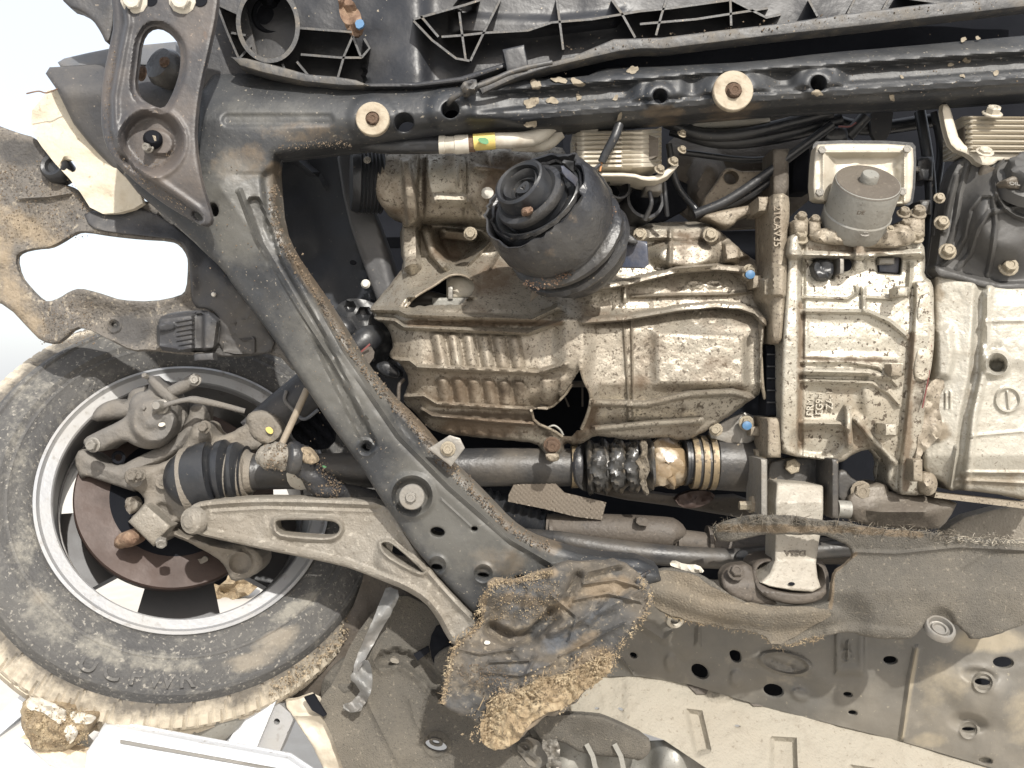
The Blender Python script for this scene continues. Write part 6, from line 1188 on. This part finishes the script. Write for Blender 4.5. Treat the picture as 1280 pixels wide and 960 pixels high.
sheet('void_behind', [(700, 740), (1320, 740), (1320, 960), (1040, 890), (800, 835), (740, 830)], .22, 'dark', uf, 30)

cf = emp('cream_floor_panel', P(1000, 900, .05), 'cream floor panel with sunlit brightness in its colour and pressed oblong recesses', 'floor panel')
CO = [(660, 850), (720, 838), (800, 838), (860, 848), (950, 875), (1040, 898), (1128, 920), (1320, 970), (1320, 1010), (900, 1010), (890, 965), (830, 925), (770, 905), (740, 893), (700, 890), (650, 892)]
def f_cf(X, Y):
    e = lin(X, (640, 840), (800, 842), (950, 878), (1128, 923), (1320, 980)); v = Y - e
    d = .14 - .0011 * np.clip(v, 0, 120)
    for p in ([(855, 885), (878, 888), (890, 940), (868, 946)], [(962, 920), (996, 922), (998, 980), (962, 980)], [(1060, 955), (1095, 960), (1098, 990), (1062, 990)]): d += boss(X, Y, p, -.016, 6)
    d += .004 * (1 - ss(6, 16, np.abs(X - 770))) * (Y < 900) - .01 * (1 - ss(4, 14, np.hypot(X - 905, Y - 868)))
    return d + fb(X, Y, 50, 5) * .003 + fb(X, Y, 6, 4) * .0006
sheet('floor_skin', CO, f_cf, 'cream', cf, 3, holes=[ell(746, 886, 3, 2), ell(776, 887, 4, 2.2, 30), ell(922, 908, 4, 2, 10), ell(775, 888, 3, 2)][:3], th=.006, it=0)
for x, y, a, b in ((873, 862, 14, 6), (944, 878, 13, 5)): sheet('dark_notch', [(x - a, y - b), (x + a, y - b + 3), (x + a - 4, y + b), (x - 2, y + b)], lambda X, Y: f_cf(X, Y) - .004, 'pipe', cf, 4, th=.002, it=0)

# exhaust tunnel pieces at the bottom
sheet('felt_tunnel_flap', [(676, 892), (745, 893), (765, 900), (812, 922), (814, 940), (800, 952), (790, 948), (730, 944), (700, 925), (680, 930), (664, 905)], lambda X, Y: .02 + .0004 * (Y - 890) + fb(X, Y, 40, 4) * .005, 'felt', None, 4, th=.012, rnd=(4, .008), ang=70,
      label='dark grey felt flap in front of the cream floor at the bottom', cat='flap')
ex = emp('exhaust_heat_shield', P(780, 950, .06), 'shiny creased exhaust heat shield at the bottom edge', 'heat shield')
sheet('shield_sheet', [(640, 900), (700, 905), (740, 930), (860, 925), (910, 960), (910, 1000), (600, 1000), (620, 930)], lambda X, Y: .10 - .02 * np.sin((X - 690) * .05) + fb(X, Y, 30, 3) * .008 - .03 * (1 - ss(.3, 1, ell_d(X, Y, 838, 960, 30, 50))), 'silver', ex, 5, th=.004, ang=50)
for x in (745, 780): strip('bright_edge', [(x - 12, 930), (x - 4, 945), (x + 6, 990)], 6, .03, .08, 'silver', ex)
sheet('crumpled_foil', [(676, 925), (690, 915), (698, 930), (702, 960), (706, 990), (690, 990), (684, 950)], lambda X, Y: .03 + fb(X, Y, 8, 4) * .014, 'steel', ex, 3, th=.003, jag=2, ang=20)
sheet('foil_seam', [(640, 930), (668, 918), (690, 950), (668, 965)], lambda X, Y: .06 + ring(X, Y, 655, 935, 8, 4, .008) + bead(X, Y, [(640, 925), (670, 950)], 4, .01), 'floor', ex, 4, th=.006)

# ================================================================== torn undertray hanging down
to = emp('torn_undertray', P(690, 800, -.09), 'torn muddy black undertray hanging in front with straw stuck to its edge', 'torn liner')
TOO = [(608, 722), (640, 724), (680, 712), (700, 702), (740, 700), (775, 702), (800, 715), (812, 730), (818, 750), (806, 770), (786, 795), (770, 812), (767, 838), (745, 850), (714, 880), (700, 892), (680, 898), (660, 915), (645, 930), (628, 938), (606, 930), (602, 912), (606, 906), (548, 883), (553, 858), (562, 830), (566, 806), (576, 800), (588, 788), (603, 778), (600, 768), (596, 752), (606, 744)]
def f_to(X, Y):
    d = -.10 + .00012 * np.abs(X - 680) + fb(X, Y, 60, 15, 4) * .009
    d += -.016 * (1 - ss(4, 22, dline(X, Y, [(610, 735), (690, 740), (700, 715)]))) + .026 * (1 - ss(3, 14, dline(X, Y, [(615, 788), (640, 800), (665, 796), (692, 768)])))
    d += .012 * (1 - ss(10, 26, np.hypot(X - 628, Y - 778))) + bead(X, Y, [(612, 828), (660, 826)], 3, .008) + bead(X, Y, [(655, 848), (668, 822)], 4, .008)
    d += bead(X, Y, [(700, 765), (735, 715), (775, 705)], 8, .014) + .014 * (1 - ss(3, 10, dline(X, Y, [(705, 760), (722, 722)]))) + bead(X, Y, [(690, 790), (760, 760), (800, 738)], 10, .012)
    for k in range(5): d += bead(X, Y, [(640 + k * 24, 812 - k * 8), (690 + k * 20, 786 - k * 12)], 6, .006)
    d += .03 * (1 - ss(-60, 8, X * .45 + Y - 1132)) * 0
    for p, w, h in (([(604, 840), (650, 845), (690, 830)], 3, .007), ([(690, 745), (720, 770), (712, 800)], 3, .008), ([(730, 730), (770, 725), (806, 735)], 3, .009), ([(718, 750), (760, 742), (800, 752)], 3, .008), ([(700, 820), (740, 800), (780, 780)], 3, .008), ([(575, 812), (600, 818), (640, 812)], 3, .007), ([(640, 715), (660, 735), (656, 760)], 3, .006)): d += bead(X, Y, p, w, h)
    d += fb(X, Y, 15, 9, 3) * .003
    return d
sheet('tray_rag', TOO, f_to, 'torn', to, 3, th=.008, jag=2.2, rnd=(4, .006), ang=55,
      grime=[blot(([(612, 726), (690, 716)], 14, .8), ([(606, 740), (600, 775), (565, 810), (552, 880)], 10, .8), (650, 890, 50, 40, 0, .8), (740, 830, 50, 26, -30, .75), (650, 750, 40, 16, 0, .55), (760, 735, 55, 22, -10, .7), (700, 760, 40, 14, -30, .6), (730, 800, 40, 14, -30, .6)), blot((700, 800, 40, 20, -20, .7), (745, 770, 30, 12, -30, .6), (660, 835, 50, 14, 0, .5), (630, 780, 16, 14, 0, .5))])
sheet('straw_mud', [(604, 932), (600, 912), (606, 895), (612, 875), (625, 866), (640, 870), (655, 858), (680, 848), (700, 845), (720, 838), (745, 826), (762, 815), (768, 838), (748, 850), (715, 880), (690, 890), (668, 900), (650, 925), (626, 940)], lambda X, Y: f_to(X, Y) - .010 + fb(X, Y, 7, 8) * .007, 'straw', to, 2.6, th=.006, jag=2, ang=60)
EDG = [(604, 930), (604, 905), (615, 880), (650, 868), (700, 850), (745, 832), (765, 815)]
crumbs('straw_crumbs', 900, (lambda g: lambda r: (lambda q: (q[0], q[1], f_to(np.array([q[0]]), np.array([q[1]]))[0] - .016 - .006 * r.random()))(g(r)))(along(EDG, 20)), (0.49, 1.5), 'straw', to, 61, fibre=.12)
crumbs('straw_crumbs', 900, (lambda g: lambda r: (lambda q: (q[0], q[1], f_to(np.array([q[0]]), np.array([q[1]]))[0] - .006))(g(r)))(along([(553, 880), (562, 830), (570, 804), (600, 780), (600, 755), (615, 730), (690, 715)], 6)), (0.42, 1.1), 'straw', to, 62, fibre=.2)
crumbs('straw_crumbs', 450, (lambda g: lambda r: (lambda q: (q[0], q[1], -.10))(g(r)))(along([(700, 890), (745, 850), (768, 835), (772, 810), (800, 780), (815, 752), (800, 716)], 6)), (0.42, 1.1), 'straw', to, 63, fibre=.25)
crumbs('mud_crumbs', 1100, lambda r: (lambda x, y: (x, y, f_to(np.array([x]), np.array([y]))[0] - .002))(*(lambda u, v: (560 + 60 * u + 200 * v * .0 + 60 * v, 830 + 60 * u))(r.random(), r.random())), (0.28, 0.73), 'crumb', to, 64)
crumbs('mud_crumbs', 700, lambda r: (lambda x, y: (x, y, f_to(np.array([x]), np.array([y]))[0] - .002))(r.uniform(612, 700), r.uniform(726, 775)), (0.28, 0.79), 'straw', to, 65)
sheet('white_chip', ell(609, 803, 4, 3, 0, 12), lambda X, Y: f_to(X, Y) - .003, 'plastic_w', to, 2.5, th=.002, jag=1)
tube('tear_edge', [(800, 720, -.085), (796, 732, -.085), (800, 748, -.08), (806, 760, -.075)], [3, 4, 4, 3], 'liner', to, 10)
tube('tear_edge', [(812, 714, -.07), (800, 722, -.08), (790, 740, -.085)], [2, 3, 2], 'rubber_mud', to, 10)

# ================================================================== rear arch and sill pieces, lower left
sp = emp('side_panel', P(500, 870, .1), 'black rear arch panel with a pressed channel and oval drain hole', 'side panel')
SPO = [(440, 800), (470, 760), (500, 740), (540, 760), (560, 800), (600, 830), (640, 880), (670, 930), (700, 1000), (440, 1000), (420, 930), (395, 880), (420, 850)]
def f_sp(X, Y):
    d = .09 - .0002 * (Y - 800) + fb(X, Y, 60, 8) * .006
    c = [(480, 825), (495, 820), (515, 826), (535, 842), (560, 872)]; d += .016 * (1 - ss(5, 11, dline(X, Y, c))) - .007 * (1 - ss(2, 5, np.abs(dline(X, Y, c) - 13)))
    d += bead(X, Y, [(445, 830), (460, 880), (500, 960)], 4, .005) + bead(X, Y, [(510, 870), (520, 905), (540, 930)], 4, .004) + ring(X, Y, 545, 930, 16, 3, .004)
    return d
sheet('panel_skin', SPO, f_sp, 'felt', sp, 4.5, holes=[ell(545, 932, 14, 7, 15, 18)], th=.006, ang=60)
sheet('hole_cap', ell(545, 928, 9, 5, 15, 16), .055, 'felt', sp, 3, th=.006, holes=[ell(545, 928, 5, 2.4, 15, 16)])
sheet('dark_slot', [(517, 818), (535, 808), (537, 815), (522, 826)], .07, 'dark', sp, 4, it=0); sheet('pale_clip', [(488, 822), (498, 824), (499, 830), (488, 828)], .075, 'arm', sp, 3)
sheet('folded_flange', [(536, 800), (548, 778), (558, 792), (566, 808), (560, 830), (550, 842), (540, 826)], lambda X, Y: .06 + fb(X, Y, 18, 3) * .008, 'dark', sp, 4, th=.006)
sheet('bent_lip', [(540, 826), (552, 812), (566, 806), (568, 820), (560, 840), (550, 842)], .05, 'felt', sp, 4, th=.008, rnd=(3, .004))
ru = emp('rear_undershield', P(470, 790, .15), 'dark dusty undershield behind the tyre and control arm', 'undershield')
sheet('shield_skin', [(330, 870), (360, 850), (420, 800), (450, 740), (460, 690), (540, 700), (560, 780), (550, 830), (480, 830), (430, 880), (390, 880), (355, 885)], lambda X, Y: .15 + fb(X, Y, 40, 6) * .008 + bead(X, Y, [(470, 815), (520, 770), (560, 740)], 4, .01), 'pipe', ru, 6, th=.008)
sheet('corner_plate', [(400, 870), (402, 850), (420, 828), (440, 818), (462, 830), (464, 860), (455, 880), (438, 890), (425, 886), (410, 900)], lambda X, Y: .10 + fb(X, Y, 16, 3) * .006 - .02 * (1 - ss(.2, 1, ell_d(X, Y, 432, 860, 24, 22))), 'felt', ru, 4, th=.01, rnd=(4, .006))
bs = emp('bent_sill', P(385, 915, .1), 'pale buckled sill panel with a dark gap at the lower left', 'sill')
sheet('sill_skin', [(352, 876), (370, 874), (395, 866), (410, 895), (430, 905), (450, 960), (470, 1000), (420, 1000), (398, 945), (375, 908)], lambda X, Y: .09 + fb(X, Y, 26, 4) * .012 + bead(X, Y, [(365, 895), (400, 895), (430, 930)], 4, .01), 'creambend', bs, 4, th=.01, rnd=(3, .006), jag=.6)
sheet('dark_gap', [(380, 872), (392, 868), (408, 894), (404, 896), (390, 888)], .06, 'dark', bs, 4, it=0)
sheet('dark_seam', [(408, 895), (425, 895), (450, 930), (480, 985), (500, 1010), (460, 1010), (440, 950)], lambda X, Y: .085 + fb(X, Y, 12, 4) * .004, 'liner', bs, 4, th=.01, jag=1)
sn = emp('film_strap', P(465, 810, .02), 'torn grey film strap hanging with a loop at its lower end', 'strap')
sheet('strap_band', [(484, 732), (502, 740), (492, 762), (470, 800), (458, 822), (446, 842), (440, 838), (450, 812), (468, 770), (478, 745)], lambda X, Y: .05 + .012 * np.sin((X + Y) * .12) + fb(X, Y, 14, 3) * .004, 'strap', sn, 3, th=.002, jag=.8, ang=30)
sheet('strap_band', [(444, 836), (459, 820), (466, 842), (465, 862), (456, 882), (442, 892), (424, 885), (438, 879), (450, 868), (446, 856), (437, 848)], lambda X, Y: .045 + .014 * np.sin((X - Y) * .16) + fb(X, Y, 12, 3) * .005, 'strap', sn, 2.6, th=.002, jag=1, ang=30)
sheet('film_flap', [(425, 882), (440, 878), (455, 880), (450, 890), (438, 890)], lambda X, Y: .05 + fb(X, Y, 8, 3) * .006, 'strap', sn, 3, th=.002, jag=1)

# ================================================================== trailer under the wheel
tl = emp('flatbed_trailer', P(200, 920, .45), 'sun bleached white galvanised trailer frame under the tyre', 'trailer')
def bar(name, pts, w, d0, d1, m): return strip(name, resamp(np.array(pts, float), 20, False), w, d0, d1, m, tl)
sheet('deck_rail', [(130, 905), (360, 948), (400, 975), (400, 1010), (100, 1010), (108, 940)], lambda X, Y: -.03 - .0009 * (Y - 900), 'trailer', tl, 10, th=.02, it=0, rnd=(3, .006))
sheet('side_beam', [(-20, 908), (45, 852), (60, 866), (-20, 935)], .02, 'trailer', tl, 10, th=.1, it=0)
sheet('side_beam', [(-20, 940), (30, 905), (80, 960), (60, 1010), (-20, 1010)], lambda X, Y: .0 - .0006 * (Y - 900), 'trailer', tl, 10, th=.1, it=0)
sheet('cross_beam', [(318, 870), (345, 876), (315, 948), (280, 936)], .08, 'trailer', tl, 8, th=.06, it=0)
sheet('cross_beam', [(345, 876), (368, 896), (345, 950), (318, 946)], .10, 'rim', tl, 8, th=.06, it=0, holes=[ell(346, 902, 4, 4), ell(362, 917, 3.5, 4)])
sheet('lower_deck', [(130, 895), (230, 900), (250, 930), (140, 915)], .5, 'trailer', tl, 10, th=.05, it=0)
lathe('roller', [(.0, .07), (.03, .07), (.04, .055), (.042, -.06), (.036, -.075), (0, -.075)], P(262, 904, .1), (.55, -.35, .6), 'silver', tl, 30)
sheet('sandy_board', [(25, 922), (60, 930), (120, 945), (160, 965), (110, 980), (60, 955)], -.04, 'board', tl, 8, th=.02, it=0)
mc_ = emp('mud_clump', P(75, 905, .28), 'straw coloured mud clump with white crust lying on the trailer beam', 'mud clump')
def f_mc(X, Y): return -.08 + .03 * ell_d(X, Y, 72, 905, 52, 38) ** 2 + fb(X, Y, 14, 9, 4) * .012
sheet('clump', [(24, 880), (40, 872), (62, 878), (80, 888), (100, 890), (122, 896), (112, 912), (100, 928), (88, 936), (70, 942), (44, 938), (34, 925), (26, 905)], f_mc, 'straw', mc_, 3, th=.05, jag=2, rnd=(5, .015), ang=60)
for p in ([(32, 874), (44, 872), (62, 878), (82, 888), (84, 898), (74, 906), (64, 898), (56, 890), (44, 890), (34, 884)], [(86, 890), (104, 890), (120, 897), (112, 906), (100, 902), (90, 902)], [(80, 910), (92, 906), (98, 914), (90, 930), (82, 926)]):
    sheet('white_crust', p, lambda X, Y: f_mc(X, Y) - .003 + fb(X, Y, 6, 3) * .003, 'dirtwhite', mc_, 2.4, th=.004, jag=1.6)
crumbs('straw_crumbs', 700, lambda r: (lambda x, y: (x, y, f_mc(np.array([x]), np.array([y]))[0] - .002))(r.uniform(32, 110), r.uniform(885, 932)), (0.42, 1.2), 'straw', mc_, 71, fibre=.3)
sheet('deck_seam', [(150, 925), (372, 965), (373, 968), (150, 929)], lambda X, Y: -.034 - .0009 * (Y - 900), 'steel', tl, 8, th=.002, it=0)
for x, y in ((190, 925), (300, 946)): bolt(tl, x, y + 14, -.055 , 5, 'steel')
sheet('ratchet_block', [(180, 898), (228, 900), (236, 918), (200, 915)], lambda X, Y: .06 + fb(X, Y, 12, 3) * .006, 'fender', tl, 5, th=.04, it=0, rnd=(3, .006))
# straw patch on the ground seen through the wheel
sp2 = sheet('straw_patch', [(250, 735), (270, 722), (300, 712), (325, 715), (320, 740), (280, 752)], lambda X, Y: 3.4 + fb(X, Y, 10, 4) * .05, 'straw', None, 4, th=.05, jag=2, label='straw clump glimpsed between the spokes at the wheel foot', cat='straw clump')
